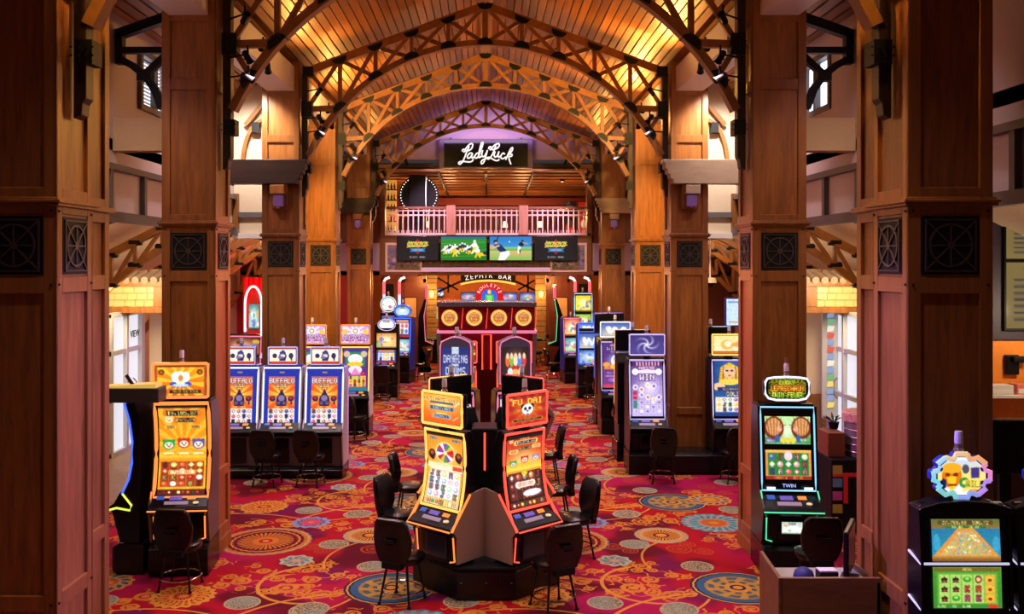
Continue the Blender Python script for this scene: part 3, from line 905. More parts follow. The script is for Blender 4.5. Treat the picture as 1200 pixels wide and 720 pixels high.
def art_pots_top(w=56, h=46):
    a = Art(w, h).vgrad((.98, .6, .15), (.95, .35, .05)); a.halo(.5, .3, .6, .5, (1, .9, .55)); a.text(.5, .17, .13, 'ULTIMATE GOLD', (.55, .25, .05), (1, .85, .5)); a.rect(.18, .25, .82, .31, (.2, .3, .45))
    for v, t, ww in ((.47, '1007,401', .62), (.75, '10244.13', .42)):
        pill(a, .5, v, ww, .15, (.12, .28, .45), (.75, .6, .4), t, (.9, .97, 1)); a.rect(.36, v - .13, .64, v - .085, (.95, .85, .4))
    a.line(.85, .35, .98, .2, .012, Wt, .8); a.line(.8, .85, .95, .7, .01, Wt, .7)
    return a


def art_pots_main(w=58, h=104):
    a = Art(w, h).vgrad((.97, .55, .1), (.98, .75, .3)); a.halo(.52, .28, .5, .24, (1, .9, .5)); a.rect(0, 0, 1, .035, (.1, .08, .06))
    pill(a, .18, .075, .22, .04, (.12, .25, .4), (.8, .6, .3), '40,008', Wt); pill(a, .84, .075, .22, .04, (.12, .25, .4), (.8, .6, .3), '25.00', Wt)
    cols = [(.85, .15, .15), (.95, .9, .9), (.55, .25, .7), (.2, .6, .3), (.95, .7, .2), (.75, .1, .2), (.9, .9, .95), (.4, .3, .75)]
    u0, v0, r = .5, .27, .25
    a.disc(u0, v0, r + .03, (.98, .85, .5))
    for i in range(14):
        t0, t1 = 2 * PI * i / 14, 2 * PI * (i + 1) / 14
        a.poly([(u0, v0), (u0 + r * math.cos(t0), v0 + r * a.asp * math.sin(t0)), (u0 + r * math.cos(t1), v0 + r * a.asp * math.sin(t1))], cols[i % 8])
    a.disc(u0, v0, .06, (.98, .8, .3)); a.disc(u0, v0, .03, Wt)
    for u in (.12, .88): a.oval(u, .31, .10, .07, (.25, .05, .08)); a.oval(u, .29, .05, .03, (.7, .3, .2)); a.oval(u + .02, .36, .05, .03, (.15, .05, .1))
    a.vgrad((.95, .85, .6), (.98, .95, .85), .42, .52); a.rect(.72, .44, .98, .50, (.85, .3, .1))
    reels(a, .05, .53, .95, .90, 5, 4, (.96, .93, .90), 31, [(.85, .6, .7), (.65, .7, .85), (.7, .85, .7), (.9, .8, .5), (.75, .6, .8)], (.85, .8, .75))
    a.rect(0, .50, .08, .58, (.95, .7, .1)); a.rect(0, .91, 1, 1, (.85, .7, .5)); reels(a, .05, .92, .95, .99, 7, 1, (.9, .8, .6), 4, GOLDS)
    return a


def art_panda_top(w=56, h=46):
    a = Art(w, h).vgrad((.55, .06, .12), (.75, .12, .05)); a.halo(.5, .5, .5, .45, (1, .6, .1)); a.rays(.5, .5, 11, (.95, .5, .1), .3)
    a.text(.5, .22, .2, 'FU DAI', (1, .92, .35), (.8, .3, .02), .8); a.text(.24, .52, .14, 'LIAN', (1, .8, .2), (.7, .2, .02), .2); a.text(.78, .52, .14, 'LIAN', (1, .8, .2), (.7, .2, .02), .2)
    a.oval(.38, .38, .06, .07, Bk); a.oval(.62, .38, .06, .07, Bk); a.oval(.5, .5, .15, .19, (.97, .97, 1)); a.oval(.44, .47, .04, .06, Bk); a.oval(.56, .47, .04, .06, Bk); a.oval(.5, .56, .03, .03, Bk); a.oval(.5, .66, .04, .03, (.3, .5, .9))
    pill(a, .5, .86, .76, .09, (.15, .1, .03), (.75, .5, .1), 'MINI MINOR MAXI', (1, .95, .6)); a.oval(.06, .1, .05, .05, (.9, .6, .2))
    return a


def art_panda_main(w=58, h=104):
    a = Art(w, h).vgrad((.75, .1, .08), (.98, .6, .15), 0, .55); a.rect(0, 0, 1, .05, (.05, .03, .03)); a.halo(.5, .36, .6, .2, (1, .92, .6))
    pill(a, .54, .11, .56, .065, (.1, .1, .28), (.95, .75, .3), '$9,054.66', (1, .95, .7)); a.text(.5, .062, .025, 'FORTUNE', (1, .9, .5)); beast(a, .12, .08, .06, (1, .6, .3))
    pill(a, .52, .20, .26, .05, (.15, .12, .08), (.6, .4, .1), '$656.24', (1, 1, .7)); pill(a, .2, .23, .16, .05, (.95, .7, .3), (1, .85, .6), '50.00', (.5, .2, .05)); pill(a, .85, .19, .14, .05, (.95, .7, .3), (1, .85, .6), '25.00', (.5, .2, .05))
    a.vgrad((1, .7, .2), (1, .85, .3), .40, .50); beast(a, .19, .40, .1, (.15, .6, .3)); beast(a, .52, .36, .11, (.8, .15, .1)); beast(a, .84, .36, .1, (.55, .5, .75))
    reels(a, .04, .53, .96, .90, 5, 3, (.32, .10, .10), 17, [(.7, .3, .2), (.85, .55, .3), (.45, .15, .12), (.6, .5, .4)], (.75, .45, .2))
    pill(a, .5, .70, .4, .08, (1, .85, .75), (1, .95, .9), 'SPIN ON', (.8, .2, .15)); a.oval(.66, .83, .26, .045, (.92, .9, .98)); a.rect(0, .92, 1, 1, (.45, .1, .08)); reels(a, .05, .93, .95, .99, 8, 1, (.4, .1, .08), 6, GOLDS)
    a.oval(.5, .55, .08, .03, (.95, .8, .2))
    return a


def art_lucky_sign(w=56, h=30):
    a = Art(w, h, (.08, .22, .06))
    for i in range(9):
        for j in range(4): a.ring(.06 + i * .11 + (j % 2) * .055, .12 + j * .26, .05, .008, (.8, .65, .1))
    a.text(.5, .2, .18, 'LUCKY', (1, .9, .3), (.35, .5, .1)); a.text(.5, .48, .24, 'LEPRECHAUN', (.98, .75, .3), (.6, .2, .05), .85); a.text(.5, .78, .22, 'TWIN FEVER', (1, .95, .35), (.1, .4, .05), .8)
    return a


def art_lucky_hi(w=60, h=34):
    a = Art(w, h).vgrad((.75, .9, .6), (.35, .65, .35)); a.halo(.5, .55, .3, .6, (.95, 1, .85))
    for s, u in ((1, .2), (-1, .8)):
        a.oval(u, .42, .22, .42, (.45, .15, .08)); a.oval(u, .38, .17, .32, (.85, .6, .35))
        for i in range(5): a.line(u - .16 + i * .08, .05, u - .1 + i * .05, .7, .006, (.4, .12, .05))
        a.oval(u + s * .12, .45, .06, .1, (.9, .65, .5)); a.poly([(u, .95), (u + s * .05, .6), (u + s * .18, .9)], (.15, .35, .65)); a.oval(u - s * .14, .86, .1, .1, (.2, .55, .3)); a.line(u + s * .14, .4, u + s * .26, .3, .008, (.5, .3, .2))
    for i in range(9): a.disc(.36 + (i * .037) % .3, .86 + .05 * math.sin(i * 2), .035, (.98, .8, .2))
    a.text(.1, .88, .1, 'MAX', Wt, (.4, .2, .6), .16); a.text(.88, .85, .09, 'BONUS', Wt, (.2, .5, .2), .2)
    return a


def art_lucky_lo(w=60, h=34):
    a = Art(w, h, (.85, .55, .25)); reels(a, .05, .10, .95, .86, 5, 3, (.10, .50, .22), 41, [(.95, .8, .3), (.9, .85, .7), (.85, .35, .3), (.3, .35, .6), (.95, .6, .6)], (.08, .4, .18))
    a.rect(0, .88, 1, 1, (.6, .12, .08)); a.text(.5, .94, .07, 'CREDIT 0    BET 88', (1, .9, .4)); a.rect(0, 0, 1, .08, (.95, .7, .3)); a.oval(.5, .2, .09, .16, (.95, .8, .85))
    return a


def art_gear(w=70, h=54):
    a = Art(w, h, (.92, .92, .98)); a.vgrad((.75, .82, .95), (.98, .85, .35), .1, .6); a.poly([(.5, .9), (.55, .3), (.9, .25), (.95, .8)], (.98, .85, .45))
    a.oval(.3, .5, .2, .3, (.85, .45, .08)); a.oval(.3, .3, .2, .14, (.95, .65, .15)); a.poly([(.2, .5), (.4, .5), (.36, .85), (.26, .85)], (.98, .75, .15)); a.oval(.22, .46, .05, .05, (.45, .18, .03)); a.oval(.38, .46, .05, .05, (.45, .18, .03)); a.rect(.22, .7, .4, .75, (.5, .2, .02))
    a.oval(.14, .7, .06, .14, (.1, .12, .3)); a.rect(.68, .28, .85, .55, (.25, .2, .5)); a.oval(.58, .32, .07, .12, (.3, .3, .4)); a.ring(.55, .66, .07, .03, (.2, .55, .2)); a.text(.76, .7, .17, 'WILD', (.2, .4, .15), (.95, .8, .3), .34); a.rect(.66, .84, .9, .9, (.9, .5, .1))
    return a


def art_coaster(w=78, h=46):
    a = Art(w, h).vgrad((.35, .4, .2), (.55, .4, .15), 0, .25); a.vgrad((.10, .45, .6), (.15, .55, .65), .22, 1); a.poly([(.38, .22), (.62, .22), (1.0, .9), (0, .9)], (.85, .55, .2)); a.poly([(.4, .28), (.6, .28), (.88, .85), (.12, .85)], (.75, .65, .4))
    g = random.Random(3)
    for i in range(60):
        v = .34 + .48 * g.random(); hw = .1 + (v - .3) * .55; u = .5 + (g.random() * 2 - 1) * hw
        a.oval(u, v, .018, .025, g.choice([(.4, .7, .45), (.95, .85, .3), (.3, .6, .8), (.9, .5, .3), (.9, .9, .8)]))
    a.rect(.1, .03, .9, .13, (.3, .25, .1)); a.text(.5, .08, .08, '37,788.68  500.72', (1, .95, .5), None, .75); a.rect(.2, .16, .8, .22, (.25, .4, .15)); a.text(.5, .19, .06, '50.00   20.00', (.9, 1, .6))
    a.vgrad((.7, .5, .2), (.4, .25, .1), .88, 1); a.oval(.07, .55, .05, .2, (.2, .6, .75)); a.oval(.94, .6, .05, .2, (.2, .6, .75))
    return a


def art_farm(w=78, h=46):
    a = Art(w, h).vgrad((.25, .55, .12), (.2, .5, .15)); a.rect(.02, .02, .98, .1, (.45, .35, .1)); a.text(.5, .06, .06, 'MEGA', (1, .9, .5)); a.rect(.06, .14, .94, .9, (.35, .65, .2))
    for i in range(5): a.rect(.09 + i * .166, .18, .24 + i * .166, .88, (.66, .8, .38) if i < 4 else (.8, .65, .2))
    g = random.Random(8)
    for i in range(5):
        for j in range(3):
            u, v = .165 + i * .166, .30 + j * .23
            if i < 2 and not (i == 1 and j == 2): a.oval(u, v, .05, .04, Bk); a.poly([(u - .05, v + .08), (u, v - .08), (u + .05, v + .08)], (.1, .08, .05)); a.oval(u, v + .04, .02, .03, (.7, .2, .2))
            elif i == 4: a.oval(u, v, .055, .085, (.95, .7, .2)); a.oval(u, v + .02, .03, .04, (.5, .2, .05))
            elif i == 2 and j == 0 or i == 1: a.oval(u, v, .06, .07, (.2, .55, .15)); a.oval(u, v - .02, .03, .03, (.6, .9, .4))
            elif i == 3 and j == 0: a.oval(u, v, .05, .1, (.5, .15, .1)); a.oval(u, v, .03, .05, (.95, .75, .55))
            else: a.text(u, v, .14, 'K' if (i + j) % 2 else 'A', (.85, .3, .2) if j == 1 else (.7, .3, .6), (.4, .1, .1))
    a.rect(.8, .91, .94, .99, (.85, .15, .1)); a.text(.3, .95, .06, '0.00   88   0.00', (1, 1, .7))
    return a


def art_swirl(w=48, h=32):
    a = Art(w, h).vgrad((.22, .18, .45), (.3, .25, .55)); d = np.sqrt((a.uu - .5) ** 2 + ((a.vv - .5) / a.asp) ** 2); t = np.arctan2((a.vv - .5) / a.asp, a.uu - .5)
    a.put(np.clip(np.sin(t * 5 + d * 22) * 1.2, 0, 1) * np.clip(1.1 - d * 2.6, 0, 1), (.85, .85, .98)); a.halo(.5, .5, .14, .2, Wt)
    return a


def art_win(w=50, h=88):
    a = Art(w, h).vgrad((.35, .2, .5), (.75, .7, .9)); a.halo(.6, .5, .6, .4, (.9, .85, 1)); a.rect(0, .02, 1, .1, (.25, .12, .3))
    for i in range(8): a.rect(.15 + i * .1, .02, .2 + i * .1, .09, (.85, .6, .75))
    a.text(.5, .13, .05, 'AWESOME', Wt, (.5, .2, .5)); a.oval(.5, .2, .36, .04, (.95, .85, .95)); a.disc(.12, .2, .1, Wt); a.disc(.88, .2, .1, Wt); a.text(.5, .30, .11, 'WIN', Wt, (.4, .25, .5), .6)
    for i, (u, v) in enumerate(((.12, .48), (.32, .52), (.52, .44), (.72, .46), (.32, .62), (.52, .66), (.72, .7), (.88, .66))):
        a.disc(u, v, .085, (.93, .9, .98)); a.disc(u, v, .05, [(.6, .5, .7), (.8, .5, .3), (.95, .8, .5), (.5, .4, .7)][i % 4])
    for i in range(5):
        for j in range(3):
            a.rect(.05 + i * .19, .72 + j * .08, .2 + i * .19, .785 + j * .08, (.82, .78, .92)); a.oval(.125 + i * .19, .752 + j * .08, .05, .022, [(.9, .9, 1), (.55, .45, .65), (.75, .6, .8)][(i + j) % 3])
    a.rect(.04, .55, .18, .62, (.75, .15, .25)); a.rect(.04, .64, .18, .70, (.75, .15, .25)); a.rect(.05, .72, .18, .86, (.2, .5, .4))
    return a


def art_queen_top(w=36, h=26):
    a = Art(w, h).vgrad((.98, .85, .55), (.95, .9, .75)); a.disc(.42, .5, .2, (.95, .7, .3)); a.disc(.45, .45, .12, (1, .92, .8)); a.poly([(.5, .5), (.75, .3), (.9, .5), (.75, .65)], (.9, .6, .3)); a.rect(0, .85, 1, 1, (.8, .4, .15))
    return a


def art_queen(w=44, h=80):
    a = Art(w, h).vgrad((.05, .25, .5), (.1, .35, .6)); a.halo(.5, .2, .5, .25, (.35, .6, .9))
    a.poly([(.12, .42), (.2, .12), (.5, .03), (.8, .12), (.88, .42)], (.9, .65, .1))
    for i in range(6): a.line(.2 + i * .12, .08, .12 + i * .15, .42, .018, (.15, .25, .5))
    a.oval(.5, .2, .2, .12, (.93, .72, .55)); a.rect(.32, .08, .68, .12, (.95, .75, .2)); a.oval(.42, .18, .05, .015, Bk); a.oval(.58, .18, .05, .015, Bk); a.oval(.5, .27, .05, .012, (.75, .15, .15)); a.oval(.5, .38, .34, .06, (.95, .8, .3)); a.oval(.15, .47, .2, .07, (.93, .75, .55)); a.rect(.1, .48, .95, .55, (.1, .15, .4)); a.text(.55, .515, .04, 'CLEOPATRA', (1, .85, .3))
    a.text(.6, .60, .075, 'GOLD', (.95, .9, .7), (.1, .15, .4), .7); reels(a, .03, .66, .97, .92, 5, 3, (.95, .92, .85), 51, [(.2, .35, .6), (.9, .65, .2), (.5, .3, .6), (.2, .55, .5)], (.7, .6, .4)); a.rect(0, .94, 1, 1, (.1, .2, .5))
    return a


def art_dragon_top(w=40, h=24, blue=True):
    a = Art(w, h).vgrad((.25, .35, .65), (.6, .7, .9)); a.halo(.3, .75, .4, .5, (.98, .8, .4), .8)
    for i in range(14): a.oval(.25 + i * .045, .55 + .18 * math.sin(i * .9), .07, .1, (.9, .92, 1))
    a.oval(.25, .4, .1, .16, (.98, .95, .9)); a.oval(.22, .38, .02, .04, (.2, .2, .4))
    return a


def art_dragon_main(w=42, h=72):
    a = Art(w, h).vgrad((.25, .12, .45), (.45, .2, .5)); a.halo(.5, .42, .45, .22, (.7, .85, 1)); a.text(.5, .08, .05, 'WHITE', Wt, (.5, .2, .3)); a.text(.5, .15, .06, '1,112.00', Wt, (.15, .1, .4)); a.text(.5, .22, .04, '561.88', (.95, .9, .6))
    a.oval(.5, .42, .16, .12, (.95, .95, 1)); a.oval(.5, .38, .08, .06, (.6, .7, .95)); a.oval(.15, .5, .15, .05, (.95, .6, .15)); a.oval(.85, .5, .15, .05, (.95, .6, .15)); a.rect(.05, .55, .95, .6, (.9, .5, .1)); a.oval(.5, .54, .2, .05, (.98, .7, .2))
    a.text(.5, .68, .035, 'HOLD AND SPIN', (.95, .9, .9)); a.rect(.1, .74, .9, .76, (.8, .6, .8)); a.oval(.5, .83, .3, .05, (.55, .35, .7)); a.text(.5, .83, .05, '888', Wt); a.rect(0, .93, 1, 1, (.8, .2, .3))
    return a


def art_video(w, h, seed, c1, c2, title='', n=3):
    g = random.Random(seed); a = Art(w, h).vgrad(c1, c2); a.halo(.5, .45, .6, .5, tuple(min(1, q + .35) for q in c2))
    for i in range(n * 4):
        a.oval(g.random(), .25 + .6 * g.random(), .05 + .1 * g.random(), .04 + .09 * g.random(), g.choice(BRIGHT + [c1, (1, 1, .9)]), .85)
    if title: a.text(.5, .16, .16, title, Wt, tuple(q * .4 for q in c1))
    a.rect(0, .92, 1, 1, tuple(q * .5 for q in c1))
    return a


def art_reel3(w, h, seed):
    a = Art(w, h, (.15, .2, .5)); reels(a, .08, .2, .92, .8, 3, 2, (.9, .9, .95), seed, [(.85, .15, .2), (.2, .3, .8), (.95, .7, .2)], (.2, .2, .3)); a.rect(0, .85, 1, 1, (.6, .1, .2)); a.rect(.1, .04, .9, .15, (.95, .6, .3))
    return a
# ------------------------------------------------------------------ chairs
def make_chair():
    c = empty('casino_chair')
    # seat: thick rounded pad
    def ring(r, z, k=1.0): return [(r * 1.0 * math.copysign(abs(math.cos(a)) ** .75, math.cos(a)), r * .95 * math.copysign(abs(math.sin(a)) ** .75, math.sin(a)) + .02, z) for a in [2 * PI * i / 20 for i in range(20)]]
    q = MB(); rows = [ring(.17, .43), ring(.215, .445), ring(.23, .48), ring(.222, .515), ring(.19, .53), ring(.08, .532)]
    vv = [p for r_ in rows for p in r_]
    ff = [(i * 20 + k, i * 20 + (k + 1) % 20, (i + 1) * 20 + (k + 1) % 20, (i + 1) * 20 + k) for i in range(5) for k in range(20)] + [tuple(range(19, -1, -1)), tuple(range(100, 120))]
    q.add(vv, ff); q.build('seat', VINYL, c, smooth=True)
    # backrest: tapered hexagonal shell, slightly curved
    out = [(-.15, .48), (.15, .48), (.215, .60), (.232, .74), (.20, .92), (.155, .975), (-.155, .975), (-.20, .92), (-.232, .74), (-.215, .60)]
    q = MB(); n = len(out); rings = []
    for k, (sc_, dy) in enumerate(((.80, -.035), (.96, -.03), (1.0, -.012), (1.0, .012), (.95, .035), (.78, .045))):
        cz = .73
        rings += [(x * sc_, -.235 - (z - .48) * .12 + dy + (x * x) * .9, cz + (z - cz) * sc_) for x, z in out]
    ff = [(i * n + k, i * n + (k + 1) % n, (i + 1) * n + (k + 1) % n, (i + 1) * n + k) for i in range(5) for k in range(n)] + [tuple(range(n - 1, -1, -1)), tuple(range(5 * n, 6 * n))]
    q.add(rings, ff); b_ = q.build('backrest', VINYL, c, smooth=True)
    MB().box(-.065, .065, -.325, -.285, .735, .752).box(-.05, .05, -.32, -.285, .70, .708).build('back_handle', BLACKM, b_)
    MB().box(-.12, .12, -.26, -.16, .42, .50).build('back_bracket', BLACKM, c, bevel=.01)
    l0 = None
    for sx in (-1, 1):
        for sy in (-1, 1):
            MB().tube([(sx * .12, sy * .12, .44), (sx * .165, sy * .165, .14), (sx * .185, sy * .185, .0)], [.015, .013, .013], 8).lathe([(.022, 0), (.022, .018), (.014, .03)], (sx * .185, sy * .185, 0), 8).build('leg', DARKM, c, smooth=True)
    MB().tube([(.232 * math.cos(a), .232 * math.sin(a), .14) for a in [2 * PI * i / 28 for i in range(28)]], .011, 8, True).build('foot_ring', CHROME, c, smooth=True)
    return c


CHAIR = make_chair()
chair_used = [False]


def chair(x, y, rz, label):
    o = CHAIR if not chair_used[0] else copy_tree(CHAIR)
    chair_used[0] = True
    return place(tag(o, label, 'chair', 'black casino chairs'), (x, y, 0), R(rz))


# ------------------------------------------------------------------ slot machines
def neon(name, col, st=5.0): return glow('neon_' + name, col, st)
N_ORANGE = neon('orange', (1, .24, .05), 1.5)
N_GOLD = neon('gold', (1, .52, .10), 1.5)
N_RED = neon('red', (1, .075, .045), 1.7)
N_PINK = neon('pink', (.85, .20, .36), 1.0)
N_WHITE = neon('white', (.85, .9, 1), 1.15)
N_CYAN = neon('cyan', (.30, .70, .95), 1.1)
N_LILAC = neon('lilac', (.62, .52, .95), .9)
N_BLUE = neon('blue', (.05, .14, .95), 1.6)
N_YEL = neon('yellow', (.75, .85, .08), 1.2)
N_GREEN = neon('green', (.10, .80, .40), 1.0)
BLUEC = plain('blue_cabinet', (.02, .04, .30), .3, 0, 0, 30)
LILACC = plain('lilac_side_panel', (.58, .54, .66), .4, 0, 0, 30, .04)
SILV = plain('silver_trim', (.55, .54, .60), .25, .9, 0, 30, .04)


def candle(parent, x, y, z, r=.03):
    cn = MB().lathe([(r * 1.3, 0), (r * 1.3, .02), (r, .025), (r, .06)], (x, y, z), 12).build('candle_base', SILV, parent)
    MB().lathe([(r, .06), (r, .11), (r * .9, .15)], (x, y, z), 12).build('candle_lamp', plain('candle_white', (.75, .78, .85), .2, .2), cn)


def frame_path(fn, x, z0, z1, n=10):
    P = [(-x, fn(z0 + (z1 - z0) * i / n), z0 + (z1 - z0) * i / n) for i in range(n + 1)]
    return P + [(x, p[1], p[2]) for p in reversed(P)]


def slot(label, x, y, rz, W=.64, prof=None, displays=(), topper=None, neon_m=None, bezel=None, plinth=.38, side=None, belly_glow=None, deck_mat=None, pole=0, group='slot machines', depth=.72, panel=None, rails=True, frame_w=.016, belly_m=None, wing=None):
    """upright gaming machine; front faces local -Y, y=0 is the deck edge"""
    m = empty('slot_machine', (x, y, 0), R(rz), label, 'slot machine', group)
    pz = [p[1] for p in prof]; py = [p[0] for p in prof]
    fn = lambda z: float(np.interp(z, pz, py))
    if len(prof) > 2:
        cf = np.polyfit(pz, py, min(3, len(prof) - 1)); fn = lambda z: float(np.polyval(cf, z))
    zl, zh = pz[0], pz[-1]
    hw = W / 2
    if plinth:
        MB().prism([(.10, 0), (.04, .05), (.04, plinth - .05), (.12, plinth), (depth + .06, plinth), (depth + .06, 0)], 'x', -hw - .02, hw + .02).build('plinth', BLACK, m, bevel=.012)
    zb = plinth or .38
    # belly and deck
    be = MB().prism([(.16, zb), (.12, .74), (depth, .74), (depth, zb)], 'x', -hw + .02, hw - .02).build('belly', belly_m or DARKM, m, bevel=.01)
    MB().box(-.16, .16, .115, .15, zb + .06, .70).build('belly_panel', panel or BLACK, be, bevel=.008)
    dk = MB().prism([(.0, .78), (.0, .82), (.04, .845), (fn(zl) + .02, .96), (fn(zl) + .02, .80), (.08, .73)], 'x', -hw - .018, hw + .018).build('deck', deck_mat or BLACK, m, bevel=.012)
    yA, zA, yB, zB = .05, .850, fn(zl) - .01, .95
    def dp(u, t, l): return (u, yA + (yB - yA) * t, zA + (zB - zA) * t + l)
    def dquad(nm, u0, u1, t0, t1, mat): return MB().add([dp(u0, t0, 0), dp(u1, t0, 0), dp(u1, t1, 0), dp(u0, t1, 0), dp(u0, t0, .008), dp(u1, t0, .008), dp(u1, t1, .008), dp(u0, t1, .008)], [(0, 3, 2, 1), (4, 5, 6, 7), (0, 1, 5, 4), (1, 2, 6, 5), (2, 3, 7, 6), (3, 0, 4, 7)]).build(nm, mat, dk)
    dquad('button_strip', -.17, .11, .12, .38, glow('button_strip', (.45, .30, .42), .55))
    dquad('service_screen', -.12, .03, .55, .85, glow('service_screen', (.16, .10, .50), .8))
    dquad('bill_slot', .09, .19, .6, .85, glow('bill_slot', (1, .25, .04), 1.1))
    dquad('card_reader', -.27, -.18, .6, .9, glow('card_reader', (.05, .12, .55), .7))
    MB().lathe([(.034, 0), (.034, .012), (.026, .016)], dp(.20, .25, 0), 14).build('spin_button', glow('spin_button', (.9, .7, .4), .8), dk)
    # cabinet
    zs = [zl + (zh - zl) * i / 10 for i in range(11)]
    poly = [(fn(z), z) for z in zs] + [(fn(zh) + .05, zh + .03), (depth - .08, zh + .03), (depth, zh - .15), (depth, .70), (fn(zl), .70)]
    cb = MB().prism(poly, 'x', -hw, hw).build('cabinet', bezel or BLACK, m, bevel=.008, segs=1)
    if side:
        sp = [(.14, zb + .01), (.03, .80), (fn(zl) - .02, 1.0)] + [(fn(z) - .015, z) for z in zs[1:]] + [(depth - .05, zh), (depth + .01, zh - .2), (depth + .01, zb + .01)]
        for s in (-1, 1):
            MB().prism(sp, 'x', *sorted((s * hw, s * (hw + .022)))).build('side_panel', side, m)
    if wing:
        wp = [(.12, .42), (.12, .72), (.03, .80), (.20, 1.0), (.33, 1.16), (.565, 1.19), (.565, .42)]
        for s in (-1, 1):
            MB().prism(wp, 'x', *sorted((s * hw, s * (hw + .02)))).build('wing_panel', wing, m)
            if belly_glow: MB().tube([(s * (hw + .024), .02, .80), (s * (hw + .024), .19, 1.0), (s * (hw + .024), .32, 1.16)], .014, 6).build('wing_light', belly_glow, m)
    for k, (z0, z1, a, mg) in enumerate(displays):
        x1 = hw - mg
        screen('display', a, (lambda z0, z1, x1: (lambda u, v: (-x1 + 2 * x1 * u, fn(z1 + (z0 - z1) * v) - .014, z1 + (z0 - z1) * v)))(z0, z1, x1), cb)
    if neon_m:
        P = frame_path(lambda z: fn(z) - .012, hw - .012, zl + .02, zh - .01)
        MB().tube(P, frame_w, 8, True).build('light_frame', neon_m, cb, smooth=True)
    if rails and (belly_glow or neon_m):
        g_ = belly_glow or neon_m
        for s in (-1, 1):
            MB().tube([(s * (hw + .005), fn(zl) - .02, 1.0), (s * (hw + .012), .05, .79)], .010, 6).build('deck_light', g_, dk)
        if belly_glow:
            for s in (-1, 1):
                MB().tube([(s * (hw - .03), .10, .71), (s * (hw - .03), .125, zb + .06), (s * (hw - .10), .125, zb + .04)], .010, 6).build('belly_light', belly_glow, be)
            MB().tube([(-hw - .02, -.006, .80), (hw + .02, -.006, .80)], .009, 6).build('edge_light', belly_glow, dk)
    top = zh
    if topper:
        kd = topper.get('kind', 'box'); z0, z1 = topper['z0'], topper['z1']; tw = topper.get('w', W - .02) / 2; ty = topper.get('y', fn(zh)); td = topper.get('d', .09)
        tm = topper.get('mat', BLACK); tn = topper.get('neon'); a = topper['art']
        if kd == 'box':
            t = MB().box(-tw, tw, ty, ty + td, z0, z1).build('topper', tm, m, bevel=.012)
            screen('topper_display', a, flat(-tw + .03, tw - .03, ty - .006, z0 + .03, z1 - .03), t)
            pts = [(-tw + .008, ty - .004, z0 + .008), (-tw + .008, ty - .004, z1 - .008), (tw - .008, ty - .004, z1 - .008), (tw - .008, ty - .004, z0 + .008)]
            pts2 = []
            for i in range(4):
                p, q2 = Vector(pts[i]), Vector(pts[(i + 1) % 4]); pts2 += [p + (q2 - p) * f for f in (.02, .5, .98)]
            if tn: MB().tube(pts2, topper.get('nr', .014), 8, True).build('topper_light', tn, t, smooth=True)
            MB().box(-.06, .06, ty + .02, ty + .12, zh - .02, z0 + .02).build('topper_neck', DARKM, m)
        else:
            cz, hh = (z0 + z1) / 2, (z1 - z0) / 2
            if kd == 'hex': ol = [(-1, -.45), (-.86, -.8), (-.5, -.95), (.5, -.95), (.86, -.8), (1, -.45), (1, .55), (.9, .85), (.6, .95), (0, 1.0), (-.6, .95), (-.9, .85), (-1, .55)]
            elif kd == 'oval': ol = [(math.cos(2 * PI * i / 24), math.sin(2 * PI * i / 24)) for i in range(24)]
            elif kd == 'dome': ol = [(-1, -1), (1, -1), (1, .45), (.92, .62), (.6, .72), (.3, .80), (0, .82), (-.3, .80), (-.6, .72), (-.92, .62), (-1, .45)]
            else:   # gear
                ol = []
                for i in range(8):
                    for da, rr in ((-.20, 1.0), (.20, 1.0), (.30, .84), (.48, .84)):
                        an = 2 * PI * i / 8 + da; ol.append((math.cos(an) * rr, math.sin(an) * rr))
            OL = [(x_ * tw, cz + z_ * hh) for x_, z_ in ol]
            t = MB().prism(OL, 'y', ty, ty + td).build('topper', tm, m, bevel=.01, segs=1)
            if kd == 'dome':
                screen('topper_display', a, flat(-tw * .84, tw * .84, ty - .008, z0 + hh * .12, cz + hh * .42), t)
            else:
                # polar grid clipped to the outline
                n = len(OL); ns = 96; rings_ = 26; im = a.out(); H_, W_ = im.shape[:2]
                pts = []
                per = [OL[int(i * n / ns) % n] if False else None for i in range(ns)]
                cum = [0]
                for i in range(n): cum.append(cum[-1] + math.hypot(OL[(i + 1) % n][0] - OL[i][0], OL[(i + 1) % n][1] - OL[i][1]))
                for i in range(ns):
                    s_ = cum[-1] * i / ns; j = max(q for q in range(n) if cum[q] <= s_); f_ = (s_ - cum[j]) / (cum[j + 1] - cum[j]); A, B = OL[j], OL[(j + 1) % n]
                    per[i] = (A[0] + (B[0] - A[0]) * f_, A[1] + (B[1] - A[1]) * f_)
                V = []; cols = []
                for r_ in range(rings_ + 1):
                    k_ = .80 * r_ / rings_
                    for p in per:
                        X, Z = p[0] * k_, cz + (p[1] - cz) * k_
                        V.append((X, ty - .006, Z)); cols.append(im[min(H_ - 1, int((1 - (Z - cz + hh * .82) / (2 * hh * .82)) * H_)), min(W_ - 1, max(0, int((X + tw * .82) / (2 * tw * .82) * W_)))])
                Fc = [(r_ * ns + i, (r_ + 1) * ns + i, (r_ + 1) * ns + (i + 1) % ns, r_ * ns + (i + 1) % ns) for r_ in range(rings_) for i in range(ns)]
                me = bpy.data.meshes.new('topper_display'); me.from_pydata(V, [], Fc); at_ = me.attributes.new('art', 'FLOAT_COLOR', 'POINT')
                buf = np.ones((len(V), 4), np.float32); buf[:, :3] = np.array(cols); at_.data.foreach_set('color', buf.ravel()); me.materials.append(SCR)
                o = bpy.data.objects.new('topper_display', me); C.objects.link(o); o.parent = t
